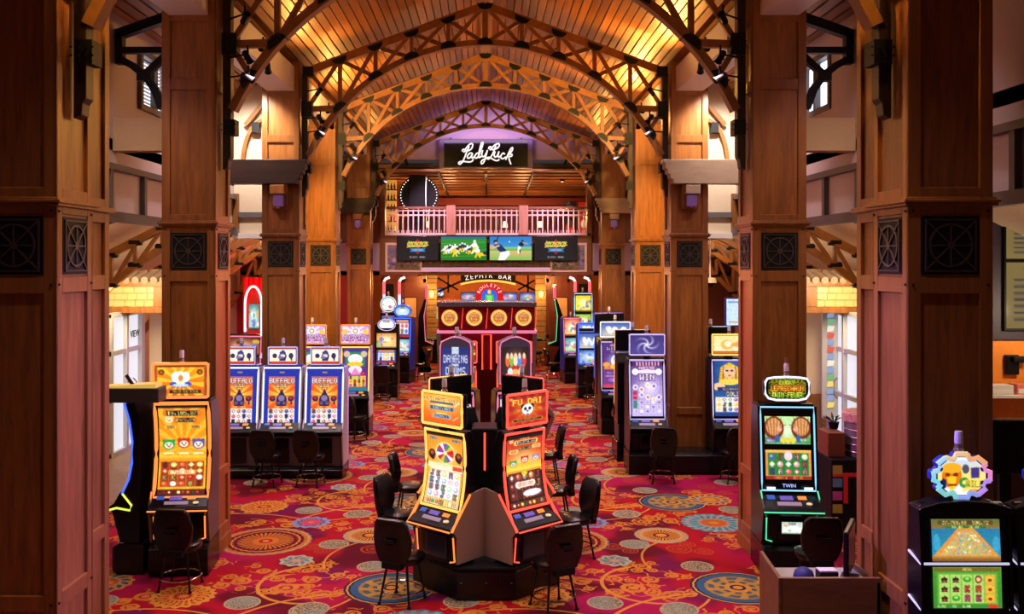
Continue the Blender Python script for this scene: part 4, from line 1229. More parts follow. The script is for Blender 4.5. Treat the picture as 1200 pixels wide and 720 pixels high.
            if tn:
                if isinstance(tn, list):       # rainbow rim in segments
                    n = len(OL); k_ = max(1, n // len(tn))
                    for i, mm in enumerate(tn):
                        seg = [(OL[j % n][0] * .94, ty - .006, cz + (OL[j % n][1] - cz) * .94) for j in range(i * k_, (i + 1) * k_ + 1)]
                        MB().tube(seg, topper.get('nr', .018), 8).build('topper_light', mm, t, smooth=True)
                else:
                    k_ = .97 if kd == 'dome' else .93
                    MB().tube([(p[0] * k_, ty - .004, cz + (p[1] - cz) * k_) for p in OL], topper.get('nr', .013), 8, True).build('topper_light', tn, t, smooth=True)
            MB().box(-.05, .05, ty + .02, ty + .08, zh - .04, z0 + .06).build('topper_neck', DARKM, m)
        top = z1 if kd != 'dome' else z1 - .12 * (z1 - z0)
        candle(m, 0, ty + td / 2, top)
        if pole: MB().tube([(0, ty + td / 2, top + .1), (0, ty + td / 2, top + .1 + pole)], .018, 8).build('mast', STEEL, m)
    else:
        candle(m, 0, depth - .2, zh + .03)
    return m


CURVE = [(.19, .96), (.245, 1.15), (.28, 1.38), (.285, 1.6), (.26, 1.84)]
CURVE2 = [(.16, .90), (.24, 1.15), (.29, 1.45), (.27, 1.78), (.20, 2.06)]
LEAN = [(.20, .78), (.24, 1.1), (.29, 1.5), (.35, 1.90)]
UPR = [(.24, .92), (.27, 1.2), (.31, 1.6), (.34, 2.0)]
# ------------------------------------------------------------------ centre pods
GP = 'slot machines of the centre pods'
BRONZE = plain('bronze_metal', (.36, .26, .20), .38, .2, .05, 60, .08)
pb = empty('machine_platform', (.03, 11.15, 0), label='low black octagonal plinth carrying the front pod of machines', cat='plinth')
oct_ = [(-.32, -.95), (.32, -.95), (.86, -.38), (.86, .62), (.32, 1.15), (-.32, 1.15), (-.86, .62), (-.86, -.38)]
MB().prism(oct_, 'z', 0, .34).build('plinth_body', BLACK, pb, bevel=.02)
MB().prism([(x * 1.02, y * 1.02) for x, y in oct_], 'z', .34, .38).build('plinth_top', BLACKM, pb, bevel=.01)
for x in (-.28, 0, .28): MB().lathe([(.012, 0), (.012, .006)], (x, -.955, .2), 8).build('lock', STEEL, pb)
tp = lambda a, n, **k: dict(dict(kind='box', z0=1.90, z1=2.28, art=a, neon=n, y=.22, d=.08, w=.64, nr=.017), **k)
ORD = [(1.02, 1.79)]
mL = slot('front pod slot machine edged in yellow light, prize wheel on its screen', -.62, 10.28, -42, .64, CURVE, [(1.0, 1.80, art_pots_main(), .045)], tp(art_pots_top(), N_GOLD), N_GOLD, plinth=0, side=None, wing=BRONZE, belly_glow=N_ORANGE, group=GP, depth=.44, panel=plain('belly_blue', (.02, .03, .06), .3))
mR = slot('front pod slot machine edged in red light with a panda sign', .64, 10.28, 42, .64, CURVE, [(1.0, 1.80, art_panda_main(), .045)], tp(art_panda_top(), N_RED), N_RED, plinth=0, side=None, wing=BRONZE, belly_glow=N_RED, group=GP, depth=.44, panel=plain('belly_blue', (.02, .03, .06), .3))
o = copy_tree(mL); place(o, (-.60, 12.05, 0), R(-138), 'pod slot machine turned away, its dark back behind the yellow edged one')
o = copy_tree(mR); place(o, (.66, 12.05, 0), R(138), 'pod slot machine turned away, its dark back behind the red edged one')
wg = empty('light_pylon', (.01, 11.3, 0), label='dark pylon with a thin red light slot between the front machines', cat='pylon')
MB().prism([(-.16, -.2), (.16, -.2), (.16, .25), (-.16, .25)], 'z', .38, 1.75).build('pylon_body', DARKM, wg, bevel=.02)
MB().box(-.012, .012, -.215, -.2, 1.25, 1.7).build('light_slot', N_RED, wg)

DT = lambda w=50, h=44: None
def art_drums():
    a = Art(52, 42).vgrad((.10, .14, .40), (.22, .28, .58)); a.rect(.36, 0, .62, 1, (.75, .78, .85)); a.text(.5, .35, .22, 'DANCING', (.85, .88, 1), (.2, .2, .45), .9); a.text(.5, .7, .22, 'DRUMS', (.85, .88, 1), (.2, .2, .45), .8); return a
def art_crew():
    a = Art(52, 42).vgrad((.12, .05, .06), (.25, .1, .08)); a.halo(.5, .4, .5, .5, (.6, .4, .35))
    for u, c in ((.2, (.9, .4, .2)), (.35, (.5, .7, .3)), (.5, (.95, .85, .7)), (.65, (.3, .5, .85)), (.82, (.85, .2, .2))): a.oval(u, .38, .08, .2, c); a.oval(u, .26, .05, .09, (.95, .8, .65))
    a.oval(.5, .72, .3, .18, (.75, .15, .12)); a.oval(.3, .74, .1, .14, (.8, .88, .95)); a.oval(.7, .74, .1, .14, (.8, .88, .95)); a.oval(.5, .72, .12, .08, (.95, .7, .3)); return a
CH = SILV
for s, a, nn, lb in ((-1, art_drums(), N_PINK, 'second pod slot machine with a blue domed sign with pale lettering'), (1, art_crew(), N_PINK, 'second pod slot machine with a domed sign of painted figures')):
    slot(lb, -.44 if s < 0 else .47, 13.3, s * 9, .50, CURVE, [(1.0, 1.80, art_video(34, 60, 5 + s, (.35, .1, .35), (.6, .2, .4), 'DRUMS'), .045)],
         dict(kind='dome', z0=1.97, z1=2.74, art=a, neon=N_PINK, y=.12, d=.2, w=.47, mat=plain('silver_blue', (.16, .18, .32), .3, .4), nr=.010), N_PINK, plinth=.38, side=DARKM, group=GP, depth=.66)
# medallion sign bank
sb = empty('sign_canopy', (.03, 16.0, 0), label='red canopy sign with four round golden medallions over the centre bank', cat='sign')
RED = plain('red_enamel', (.30, .012, .02), .25, 0, 0, 10, .3)
MB().box(-.83, .83, -.1, .5, 2.56, 3.0).build('header', RED, sb, bevel=.01)
MB().box(-.86, .86, -.13, .53, 2.98, 3.06).build('top_rail', SILV, sb, bevel=.01)
MB().box(-.86, .86, -.13, .53, 2.52, 2.57).build('bottom_rail', N_PINK, sb, bevel=.01)
for i in range(4):
    x = -.64 + i * .425
    md = MB().lathe([(.0, 0), (.132, 0), (.140, .012), (.132, .03), (0.0, .03)], (0, 0, 0), 28).build('medallion', glow('medallion_rim', (.95, .52, .12), .9), sb)
    md.location = (x, -.10, 2.79); md.rotation_euler = (PI / 2, 0, 0)
    a = Art(34, 34, (.95, .62, .25)); a.ring(.5, .5, .46, .03, (.98, .85, .45)); a.ring(.5, .5, .36, .015, (.75, .35, .1)); a.text(.5, .36, .17, 'DRAGON', (.98, .9, .6), (.6, .15, .05), .72); a.text(.5, .62, .2, 'LINK', (.98, .85, .4), (.6, .15, .05), .6)
    im = a.out(); n = 34
    def pd(u, v, R_=.128):
        p, q = 2 * u - 1, 2 * v - 1
        return (R_ * p * math.sqrt(max(0, 1 - q * q / 2)), -R_ * q * math.sqrt(max(0, 1 - p * p / 2)), .034)
    screen('medallion_face', im, pd, md)
    MB().prism([(x + .2, 2.6), (x + .23, 2.96), (x + .235, 2.96), (x + .21, 2.6)], 'y', -.112, -.1).build('light_streak', N_RED, sb)
for s in (-1, 1):
    sec = [(.84, 2.56), (.82, 2.2), (.80, 1.75), (.86, 1.45), (1.15, 1.08), (1.0, .7), (.9, .42)]
    q = MB()
    for a_, b_ in zip(sec, sec[1:]): q.bar((s * a_[0], a_[1]), (s * b_[0], b_[1]), .07, .5, .2)
    q.build('side_frame', SILV, sb)
    q = MB().prism([(0, .40)] + [(s * (a_ - .02), b_) for a_, b_ in reversed(sec)] + [(0, 2.56)], 'y', .30, .34).build('back_panel', RED, sb)
MB().box(-.85, .85, .0, .5, 0, .42).build('canopy_base', BLACK, sb, bevel=.02)
MB().box(-.075, .075, -.14, -.10, 1.9, 2.5).build('centre_panel', RED, sb)
MB().tube([(-.075, -.15, 1.9), (-.075, -.15, 2.5), (.075, -.15, 2.5), (.075, -.15, 1.9)], .014, 8).build('centre_light', N_RED, sb)
def art_coins(seed):
    a = Art(40, 44).vgrad((.45, .05, .05), (.6, .15, .04)); g = random.Random(seed)
    for i in range(22): a.disc(g.random(), .2 + .7 * g.random(), .07 + .06 * g.random(), g.choice([(.98, .8, .25), (.95, .6, .12), (.8, .45, .1)]))
    a.oval(.5, .45, .25, .2, (.98, .85, .35)); a.oval(.5, .42, .12, .1, (.6, .25, .05)); a.rect(0, 0, 1, .14, (.85, .75, .6)); a.text(.5, .07, .09, 'GRAND 9,864', (.5, .1, .1)); return a
for s in (-1, 1):
    slot('%s machine under the four medallion canopy, golden coins on its screen' % ('left hand' if s < 0 else 'right hand'), s * .46 + .03, 15.15, 0, .58, UPR, [(1.35, 1.98, art_coins(3 + s), .04), (.95, 1.32, art_video(30, 20, 8, (.5, .1, .1), (.8, .4, .1)), .04)],
         dict(kind='box', z0=2.05, z1=2.42, art=art_coins(9 + s), neon=N_RED, w=.6), N_RED, plinth=.38, group=GP)

chair(-.90, 10.22, -24, 'black chair in front of the yellow edged front pod machine')
chair(.76, 10.02, 27, 'black chair in front of the red edged front pod machine')
chair(1.15, 11.75, 112, 'shiny black chair with its back to the aisle right of the front pod')
chair(-1.10, 11.95, -112, 'black chair half hidden left of the yellow edged machine')
chair(1.02, 13.2, 95, 'black chair further along the right flank of the centre pods')
chair(-1.08, 13.4, -95, 'black chair further along the left flank of the centre pods')
chair(1.05, 15.6, 95, 'black chair beside the medallion canopy on its right flank')

# ------------------------------------------------------------------ left side
GS = 'slot machines along the hall'
slot('golden slot machine with smiling lion heads in front of the left pillar', -3.64, 10.93, 4, .66, CURVE2, [(.95, 2.03, art_gold_main(), .05)],
     dict(kind='box', z0=2.12, z1=2.54, art=art_gold_top(), neon=N_ORANGE, y=.17, d=.1, w=.66, nr=.018), N_ORANGE, side=GREYM, belly_glow=N_ORANGE, group=GS, depth=.62, frame_w=.022)
chair(-3.50, 10.64, -4, 'black chair in front of the golden lion slot machine')
# machine seen in profile
sm = slot('dark slot machine in profile with a blue neon curve beside the left front pillar', -4.50, 11.38, -90, .62, CURVE2, [(.95, 2.03, art_video(40, 66, 77, (.2, .1, .4), (.5, .3, .2)), .05)], None, N_BLUE, side=BLACK, group=GS, depth=.36)
pr = [(-.31 - .03, fn_, z_) for fn_, z_ in ((.20, 2.06), (.26, 1.85), (.295, 1.6), (.29, 1.35), (.25, 1.15), (.17, .98))]
for s in (-1, 1):
    MB().tube([(s * .345, p[1] - .005, p[2]) for p in pr], .013, 8).build('profile_light', N_BLUE, sm, smooth=True)
    MB().tube([(s * .345, .17, .98), (s * .345, .28, .84), (s * .345, .26, .78), (s * .345, .10, .81), (s * .345, -.08, .76)], .013, 8).build('deck_outline', N_YEL, sm, smooth=True)
tb = MB().box(.34, .62, .02, .70, 2.11, 2.28).build('topper', plain('dark_grey_plastic', (.035, .034, .036), .45), sm, bevel=.012)
MB().prism([(.05, 2.28), (.66, 2.28), (.66, 2.33), (.05, 2.30)], 'x', .37, .60).build('topper_light', glow('warm_topper', (1, .62, .12), .6), tb)
MB().tube([(.48, .35, 2.3), (.48, .27, 2.42)], .022, 8).build('candle_lamp', BLACKM, tb)
chair(-5.0, 11.3, -90, 'black chair at the profile machine, half behind the left front pillar')
# three blue machines
for i, (x, lb) in enumerate(((-4.30, 'blue silhouette slot machine partly behind the left pillar, first of three'), (-3.56, 'middle one of the three blue silhouette slot machines'), (-2.81, 'blue silhouette slot machine at the aisle end of the row of three'))):
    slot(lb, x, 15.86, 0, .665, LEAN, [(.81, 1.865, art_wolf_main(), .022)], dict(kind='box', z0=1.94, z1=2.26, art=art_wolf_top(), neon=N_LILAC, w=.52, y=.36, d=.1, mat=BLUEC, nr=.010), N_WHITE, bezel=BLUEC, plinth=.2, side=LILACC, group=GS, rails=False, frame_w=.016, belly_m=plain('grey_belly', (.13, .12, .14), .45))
chair(-3.66, 15.50, -8, 'black chair at the middle blue machine of the row of three')
chair(-2.93, 15.50, -10, 'black chair at the aisle end blue machine of the row of three')
# prosperity pair
for x, lb in ((-3.78, 'orange edged slot machine with a pale sign, mostly behind a blue machine'), (-2.83, 'orange edged slot machine with a green and pink screen on the aisle')):
    slot(lb, x, 19.75, 0, .62, LEAN, [(.95, 1.86, art_prosper_main(), .045)], dict(kind='box', z0=1.96, z1=2.38, art=art_prosper_top(), neon=N_ORANGE, w=.64, y=.32), N_GOLD, plinth=.38, side=LILACC, group=GS, rails=False, frame_w=.018)
chair(-2.75, 19.35, -35, 'black chair at the aisle side orange edged machine')
# further left machines
slot('small reel slot machine with a white oval sign on the left aisle', -2.76, 25.3, 0, .62, UPR, [(1.36, 1.76, art_video(28, 18, 4, (.8, .5, .2), (.95, .8, .5)), .04), (.94, 1.30, art_reel3(28, 18, 7), .04)], dict(kind='oval', z0=1.82, z1=2.16, art=art_video(30, 20, 2, (.9, .9, .95), (1, 1, 1), 'JEWEL', 0), neon=N_LILAC, w=.52, d=.06), None, plinth=.38, side=DARKM, group=GS)
chair(-2.80, 24.9, 0, 'black chair at the oval sign reel machine on the left aisle')
slot('blue sided slot machine with a round lit sign near the left far wall', -2.66, 28.3, -12, .55, UPR, [(1.40, 1.95, art_reel3(24, 22, 11), .04), (.95, 1.34, art_video(24, 16, 12, (.4, .6, .7), (.8, .9, .95)), .04)], dict(kind='oval', z0=2.02, z1=2.42, art=art_video(28, 20, 3, (.2, .4, .6), (.85, .95, 1), 'WIN', 0), neon=N_BLUE, w=.58, d=.06), N_BLUE, plinth=.38, side=BLUEC, group=GS, rails=False)
slot('slim machine with a clock like white sign beyond the blue sided one', -3.2, 30.4, 10, .5, UPR, [(1.0, 1.95, art_video(22, 36, 14, (.3, .3, .6), (.7, .8, .9)), .04)], dict(kind='oval', z0=2.05, z1=2.6, art=art_video(26, 26, 5, (.8, .9, .85), (1, 1, 1), '', 1), neon=N_WHITE, w=.55, d=.06), None, plinth=.38, group=GS)
chair(-2.05, 29.2, 75, 'black chair beside the far left machines, turned to the aisle')
# tall arched machine seen between the pillars
tm = slot('tall machine with a swooping white light arch before the red wall', -5.75, 21.4, -6, .9, UPR, [(1.55, 1.98, art_video(36, 18, 19, (.25, .08, .1), (.7, .35, .1)), .05), (1.0, 1.5, art_video(36, 22, 20, (.3, .05, .08), (.8, .5, .2)), .05)], None, N_PINK, plinth=.38, side=DARKM, group=GS, rails=False)
arc = [(.28 + .20 * math.cos(t) - .03, .32, 2.75 + .42 * math.sin(t)) for t in [PI * i / 14 for i in range(15)]]
MB().tube([(.45, .32, 2.0)] + arc + [(.05, .32, 2.1)], .028, 8).build('light_arch', N_WHITE, tm, smooth=True)
MB().prism([(.10, 2.05), (.42, 2.05), (.42, 2.75), (.26, 3.05), (.10, 2.75)], 'y', .34, .40).build('arch_panel', REDW, tm)
screen('arch_display', art_video(16, 28, 33, (.2, .5, .5), (.7, .85, .9)), flat(.14, .38, .33, 2.15, 2.75), tm)
sw = [(.95 - .5 * (1 - t) ** 1.5, .25, 1.5 + 1.2 * t) for t in [i / 10 for i in range(11)]]
MB().tube(sw, .035, 8).build('swoop_light', N_LILAC, tm, smooth=True)

# ------------------------------------------------------------------ right side
slot('purple slot machine showing the word win beside the right middle pillar', 2.90, 16.2, 0, .64, UPR, [(1.0, 1.98, art_win(), .045)], dict(kind='box', z0=2.08, z1=2.46, art=art_swirl(), neon=N_LILAC, w=.64, y=.30, mat=DARKM), N_LILAC, plinth=0, side=DARKM, group=GS, rails=False, frame_w=.016)
slot('slot machine facing away behind the purple win machine, yellow framed sign', 2.80, 18.05, 180, .62, UPR, [(1.0, 1.98, art_video(26, 44, 9, (.3, .2, .5), (.6, .5, .8)), .045)], dict(kind='box', z0=2.06, z1=2.46, art=art_video(26, 16, 10, (.3, .2, .5), (.6, .5, .8)), neon=N_GOLD, w=.66, y=.5), N_GOLD, plinth=.38, group=GS, rails=False)
slot('slot machine with a golden queen half hidden by the right pillar', 4.38, 16.2, 0, .64, UPR, [(1.0, 1.98, art_queen(), .045)], dict(kind='box', z0=2.08, z1=2.46, art=art_queen_top(), neon=N_GOLD, w=.64, y=.30), N_LILAC, plinth=0, side=DARKM, group=GS, rails=False, frame_w=.014)
slot('slot machine facing away behind the golden queen machine, blue framed sign', 4.28, 18.05, 180, .62, UPR, [(1.0, 1.98, art_video(26, 44, 29, (.1, .3, .5), (.4, .6, .8)), .045)], dict(kind='box', z0=2.08, z1=2.52, art=art_video(26, 16, 30, (.1, .3, .5), (.4, .6, .8)), neon=N_CYAN, w=.8, y=.5), N_CYAN, plinth=.38, group=GS, rails=False)
bk_ = MB().prism([(16.24, 0), (16.20, .05), (16.20, .34), (16.28, .38), (16.83, .38), (16.83, 0)], 'x', 2.53, 4.76).build('bank_base', BLACK, None, bevel=.012)
tag(bk_, 'long black plinth under the purple and golden queen machines', 'plinth')
chair(3.03, 15.74, -4, 'black chair in front of the purple win machine')
chair(4.26, 15.74, 6, 'black chair in front of the golden queen machine')
slot('dragon slot machine with stacked blue signs on the right aisle', 2.84, 19.9, 0, .62, UPR, [(1.0, 2.0, art_dragon_main(), .045)], dict(kind='box', z0=2.10, z1=2.44, art=art_dragon_top(), neon=N_WHITE, w=.66, y=.26), N_LILAC, plinth=.38, side=DARKM, group=GS, rails=False, frame_w=.014)
slot('slot machine behind the dragon one, with a blue edged sign', 2.86, 21.9, 180, .62, UPR, [(1.0, 2.0, art_video(24, 40, 40, (.5, .3, .1), (.8, .6, .2)), .045)], dict(kind='box', z0=2.12, z1=2.56, art=art_video(28, 16, 41, (.5, .3, .1), (.9, .7, .3)), neon=N_BLUE, w=.68, y=.5), N_BLUE, plinth=.38, group=GS, rails=False)
chair(2.98, 19.5, -20, 'black chair at the dragon slot machine')
slot('pale blue slot machine with wave pictures on the right aisle', 2.86, 25.2, 0, .62, UPR, [(1.36, 1.76, art_dragon_top(30, 18), .04), (.92, 1.30, art_video(30, 18, 50, (.2, .35, .7), (.6, .75, .95)), .04)], dict(kind='box', z0=1.80, z1=2.06, art=art_dragon_top(30, 16), neon=N_BLUE, w=.6), N_BLUE, plinth=.38, side=BLUEC, group=GS, rails=False)
chair(2.86, 24.8, 0, 'black chair at the pale blue wave machine')
slot('narrow machine of bright cartoon screens beyond the pale blue one', 2.72, 28.3, 8, .55, UPR, [(1.45, 1.98, art_video(22, 22, 60, (.8, .3, .2), (.95, .8, .5)), .04), (.95, 1.38, art_video(22, 18, 61, (.2, .5, .6), (.8, .9, .6)), .04)], None, N_PINK, plinth=.38, side=BLUEC, group=GS, rails=False)
slot('tall machine with two yellow green screens near the right far wall', 3.22, 30.2, 0, .6, [(.24, .92), (.27, 1.3), (.31, 1.9), (.34, 2.7)], [(2.1, 2.62, art_video(24, 20, 70, (.9, .75, .1), (1, .9, .4)), .05), (1.5, 2.0, art_video(24, 20, 71, (.5, .7, .2), (.9, .9, .5)), .05)], None, N_CYAN, plinth=.38, group=GS, rails=False)
chair(2.15, 29.4, -80, 'black chair beside the far right machines, turned to the aisle')
chair(1.75, 33.0, -60, 'black chair in the orange lit area under the balcony')
# leprechaun machine
lk = slot('slot machine outlined in cyan light with a green and gold sign, by the right pillar', 3.66, 10.86, -4, .66, [(.26, .98), (.29, 1.3), (.33, 1.7), (.36, 2.0)], [(1.55, 1.88, art_lucky_hi(), .06), (1.13, 1.48, art_lucky_lo(), .06)],
     dict(kind='hex', z0=2.06, z1=2.37, art=art_lucky_sign(), neon=N_WHITE, w=.56, y=.34, d=.08, mat=DARKM, nr=.014), N_CYAN, side=BLACK, belly_glow=N_GREEN, pole=.12, group=GS, depth=.70, frame_w=.010)
screen('belly_sign', art_video(24, 16, 90, (.7, .75, .7), (.9, .95, .9), 'TWIN', 1), flat(-.12, .12, .105, .52, .66), lk)
for s in (-1, 1): MB().box(s * .22 - .05, s * .22 + .05, .20, .215, 1.02, 1.05).build('status_lamp', N_WHITE, lk)
text_mesh('logo', 'TWIN', .06, glow('logo_blue', (.4, .45, .9), 1.2), lk, (0, .235, 1.06))
chair(3.72, 10.32, -3, 'black chair with a broad back at the cyan outlined machine')
# right front machines
RB_ = [neon('rim%d' % i, c, .85) for i, c in enumerate(((.9, .3, .7), (.95, .45, .2), (.85, .6, .3), (.4, .7, .9), (.25, .75, .85), (.25, .7, .7), (.3, .4, .95), (.55, .3, .95)))]
FRONT = [(.24, .95), (.26, 1.25), (.28, 1.6), (.31, 1.92)]
for x, lb, lit in ((3.61, 'dark dual screen slot machine under a rainbow rimmed cog sign', True), (4.33, 'dark slot machine at the right frame edge beside the cog sign machine', False)):
    m_ = slot(lb, x, 6.60, 0, .64, FRONT, [(1.53, 1.84, art_coaster(), .065), (1.19, 1.49, art_farm(), .065)], dict(kind='gear', z0=1.97, z1=2.33, art=art_gear(), neon=RB_, w=.46, y=.34, d=.08, mat=BLUEC, nr=.02), None, side=BLACK, group=GS, depth=.46)
    MB().prism([(-.35, 1.88), (-.35, 1.92), (-.2, 1.965), (0, 1.98), (.2, 1.965), (.35, 1.92), (.35, 1.88)], 'y', .27, .46).build('cabinet_hood', BLACK, m_, bevel=.01)
    for z in (1.51, 1.17):
        MB().tube([(-.35, .44, z + .05), (-.34, .27, z), (.34, .27, z), (.35, .44, z + .05)], .010, 8).build('trim_light', glow('trim_lilac', (.75, .7, 1), .8), m_, smooth=True)
# ------------------------------------------------------------------ balcony end of the hall
DB = 30.0
MAH = wood('mahogany', (.17, .050, .026), (4, 4, 1.2), .38, .35, .1)
PINKT = plain('pink_grey_metal', (.62, .46, .50), .4, .3, 0, 40, .06)
LAV = plain('lavender_plaster', (.50, .38, .55), .7, 0, .05, 20, .04)
ws = MB().box(-3.45, 3.5, DB + .02, DB + .3, 3.33, 4.6).build('wall_balcony_front', MAH); ws['kind'] = 'structure'
fs = MB().box(-8, 8, DB + .3, 42, 4.42, 4.6).build('floor_balcony', MAH); fs['kind'] = 'structure'
cu = MB().box(-8, 8, DB + .02, 42, 3.30, 3.42).build('ceiling_bar', MAH); cu['kind'] = 'structure'
for s in (-1, 1):
    w = MB().box(*sorted((s * 3.45, s * 8)), DB + .02, DB + .3, 3.3, 7.3).build('wall_end_' + ('left' if s < 0 else 'right'), MAH); w['kind'] = 'structure'
    for k, (x0, x1) in enumerate(((3.47, 3.72), (4.35, 5.1))):
        p = MB().box(*sorted((s * x0, s * x1)), DB - .04, DB + .02, 3.45, 4.35).build('trim_%d' % (10 + k + (2 if s > 0 else 0)), LAV); p['kind'] = 'structure'
    jb = MB().box(*sorted((s * 3.28, s * 3.45)), DB - .1, DB + .3, 4.6, 6.9).build('trim_%d' % (20 if s < 0 else 21), MAH); jb['kind'] = 'structure'
gb = MB().prism([(-4.8, 6.95), (4.8, 6.95), (4.8, 7.0), (0, 8.78), (-4.8, 7.0)], 'y', 28.95, 29.1)
gb.build('wall_gable', LAV)['kind'] = 'structure'
lg = MB().box(-2.1, 2.08, DB - .16, DB + .02, 3.42, 3.56).build('trim_30', plain('ledge_lilac', (.62, .48, .56), .5)); lg['kind'] = 'structure'
lg = MB().box(-3.45, 3.5, DB - .10, DB + .02, 3.31, 3.42).build('trim_31', MAH); lg['kind'] = 'structure'
# rough stone course under the televisions
sc_ = empty('trim_32', (0, DB, 0), kind='structure')
g = random.Random(4); x = -2.05
STONE = plain('stone_course', (.16, .11, .07), .8, 0, .5, 12, .4)
while x < 2.0:
    w_ = .14 + g.random() * .14
    box('stone', STONE, sc_, x, min(x + w_, 2.05) - .012, -.06 - .03 * g.random(), .02, 3.57, 3.67 + .02 * g.random(), .01)
    box('stone', STONE, sc_, x + .03, min(x + w_, 2.05) - .0, -.05 - .03 * g.random(), .02, 3.69, 3.80, .01); x += w_
# framed relief pictures
SILF = plain('silver_relief', (.24, .22, .27), .4, .5, 0, 30, .3)
for s in (-1, 1):
    fp = empty('framed_relief', (s * 2.68, DB - .0, 3.88), label='silver framed relief picture under the %s end of the balcony' % ('left' if s < 0 else 'right'), cat='picture', group='framed reliefs')
    q = MB()
    for a in ((-.60, .60, .40, .48), (-.60, .60, -.48, -.40), (-.60, -.52, -.4, .4), (.52, .60, -.4, .4)): q.box(a[0], a[1], -.05, .02, a[2], a[3])
    q.build('picture_frame', PINKT, fp, bevel=.008, segs=1)
    a = Art(50, 36, (.42, .38, .50)); a.noise(5 + s, 26, .14); a.vgrad((.52, .48, .62), (.36, .33, .45), 0, .3)
    gg = random.Random(12 + s)
    for i in range(26): a.oval(gg.random(), .4 + .5 * gg.random(), .02 + .05 * gg.random(), .03 + .08 * gg.random(), gg.choice([(.65, .60, .75), (.22, .19, .3), (.5, .45, .58)]))
    pic = screen('picture', a, flat(-.52, .52, -.022, -.40, .40), fp, None)
    m, nt, b = new_mat('relief_picture_%d' % (s + 1)); at_ = nt.nodes.new('ShaderNodeAttribute'); at_.attribute_name = 'art'; nt.links.new(at_.outputs['Color'], b.inputs['Base Color']); b.inputs['Roughness'].default_value = .5
    pic.data.materials.clear(); pic.data.materials.append(m)

# televisions
def art_logo():
    a = Art(92, 56).vgrad((.05, .06, .06), (.13, .14, .14)); u, v = .5, .40
    a.poly([(u, .1), (u + .09, .32), (u, .54), (u - .09, .32)], (.8, .12, .1))
    for du in (-.19, -.08, .05, .17): a.ring(u + du, .33, .055, .018, (.95, .85, .3)); a.line(u + du - .04, .44, u + du + .05, .22, .012, (.98, .92, .5))
    a.line(u - .26, .44, u - .02, .42, .014, (.95, .85, .3)); a.line(u + .02, .42, u + .26, .36, .014, (.95, .85, .3)); a.line(u - .22, .2, u - .18, .42, .012, (.95, .85, .35)); a.line(u + .25, .24, u + .2, .42, .012, (.95, .85, .35))
    a.poly([(u - .2, .5), (u + .2, .5), (u + .16, .58), (u + .2, .64), (u - .2, .64), (u - .16, .58)], (.2, .55, .85)); a.text(u, .57, .08, 'CASINO', Wt, None, .28); a.poly([(u - .06, .66), (u + .06, .66), (u, .76)], (.7, .1, .1))
    a.text(u, .87, .075, 'BLACK HAWK', Wt, None, .4)
    return a
def art_football():
    a = Art(104, 58).vgrad((.10, .38, .55), (.12, .45, .3), 0, .12); a.vgrad((.15, .52, .16), (.10, .46, .10), .1, 1)
    for v in (.3, .62, .86): a.line(0, v, 1, v - .06, .004, (.5, .75, .45), .6)
    g = random.Random(2)
    def pl(u, v, sh, pa, k=1.0):
        a.oval(u, v - .16 * k, .022 * k, .045 * k, (.9, .88, .8)); a.oval(u, v - .05 * k, .04 * k, .08 * k, sh); a.line(u, v, u - .03 * k, v + .14 * k, .014 * k, pa); a.line(u, v, u + .04 * k, v + .13 * k, .014 * k, pa); a.line(u - .03 * k, v - .08 * k, u - .08 * k, v + .02, .010 * k, sh)
    for i in range(11): pl(.08 + i * .055 + .01 * g.random(), .42 + .18 * g.random(), g.choice([(.92, .92, .95), (.12, .15, .3), (.9, .9, .92), (.15, .2, .4)]), g.choice([(.95, .75, .1), (.9, .9, .9), (.95, .72, .08)]))
    pl(.74, .45, (.92, .92, .95), (.95, .8, .2), 1.5); pl(.80, .68, (.93, .93, .95), (.95, .75, .1), 1.4); pl(.30, .66, (.95, .75, .1), (.95, .78, .1), 1.2); a.oval(.9, .75, .09, .07, (.95, .75, .08)); a.oval(.97, .7, .05, .07, (.1, .15, .35))
    return a
def art_baseball():
    a = Art(104, 58).vgrad((.12, .45, .72), (.2, .55, .78), 0, .45); a.vgrad((.55, .75, .45), (.35, .62, .25), .44, .62); a.vgrad((.75, .72, .45), (.5, .68, .3), .6, 1); a.oval(.6, .72, .35, .06, (.8, .65, .4))
    a.line(.2, .02, .13, .3, .012, (.1, .08, .1)); a.oval(.14, .22, .05, .08, (.08, .1, .2)); a.oval(.15, .28, .035, .06, (.8, .6, .5)); a.poly([(.1, .34), (.24, .3), (.40, .58), (.36, .72), (.22, .62)], (.10, .16, .38)); a.oval(.05, .42, .05, .08, (.85, .6, .5)); a.line(.06, .5, .22, .38, .02, (.85, .65, .55))
    a.poly([(.26, .66), (.46, .60), (.48, .75), (.36, 1), (.2, 1)], (.92, .92, .95)); a.oval(.78, .18, .025, .045, (.15, .1, .1)); a.poly([(.68, .32), (.74, .22), (.82, .28), (.8, .40), (.72, .42)], (.12, .1, .12)); a.line(.8, .27, .9, .3, .014, (.75, .55, .45)); a.poly([(.67, .4), (.74, .42), (.71, .72), (.66, .72)], (.9, .9, .92)); a.poly([(.70, .55), (.74, .55), (.72, .78)], (.1, .1, .12)); a.oval(.47, .22, .015, .028, Wt); a.oval(.98, .35, .02, .02, (.1, .1, .2))
    return a
tvl = (('television with the gold and red emblem at the left end of the row', 465, 514, art_logo), ('television showing a football scrum on green turf', 516, 571, art_football), ('television showing a baseball batter and pitcher', 573, 624, art_baseball), ('television with the gold and red emblem at the right end of the row', 626, 677, art_logo))
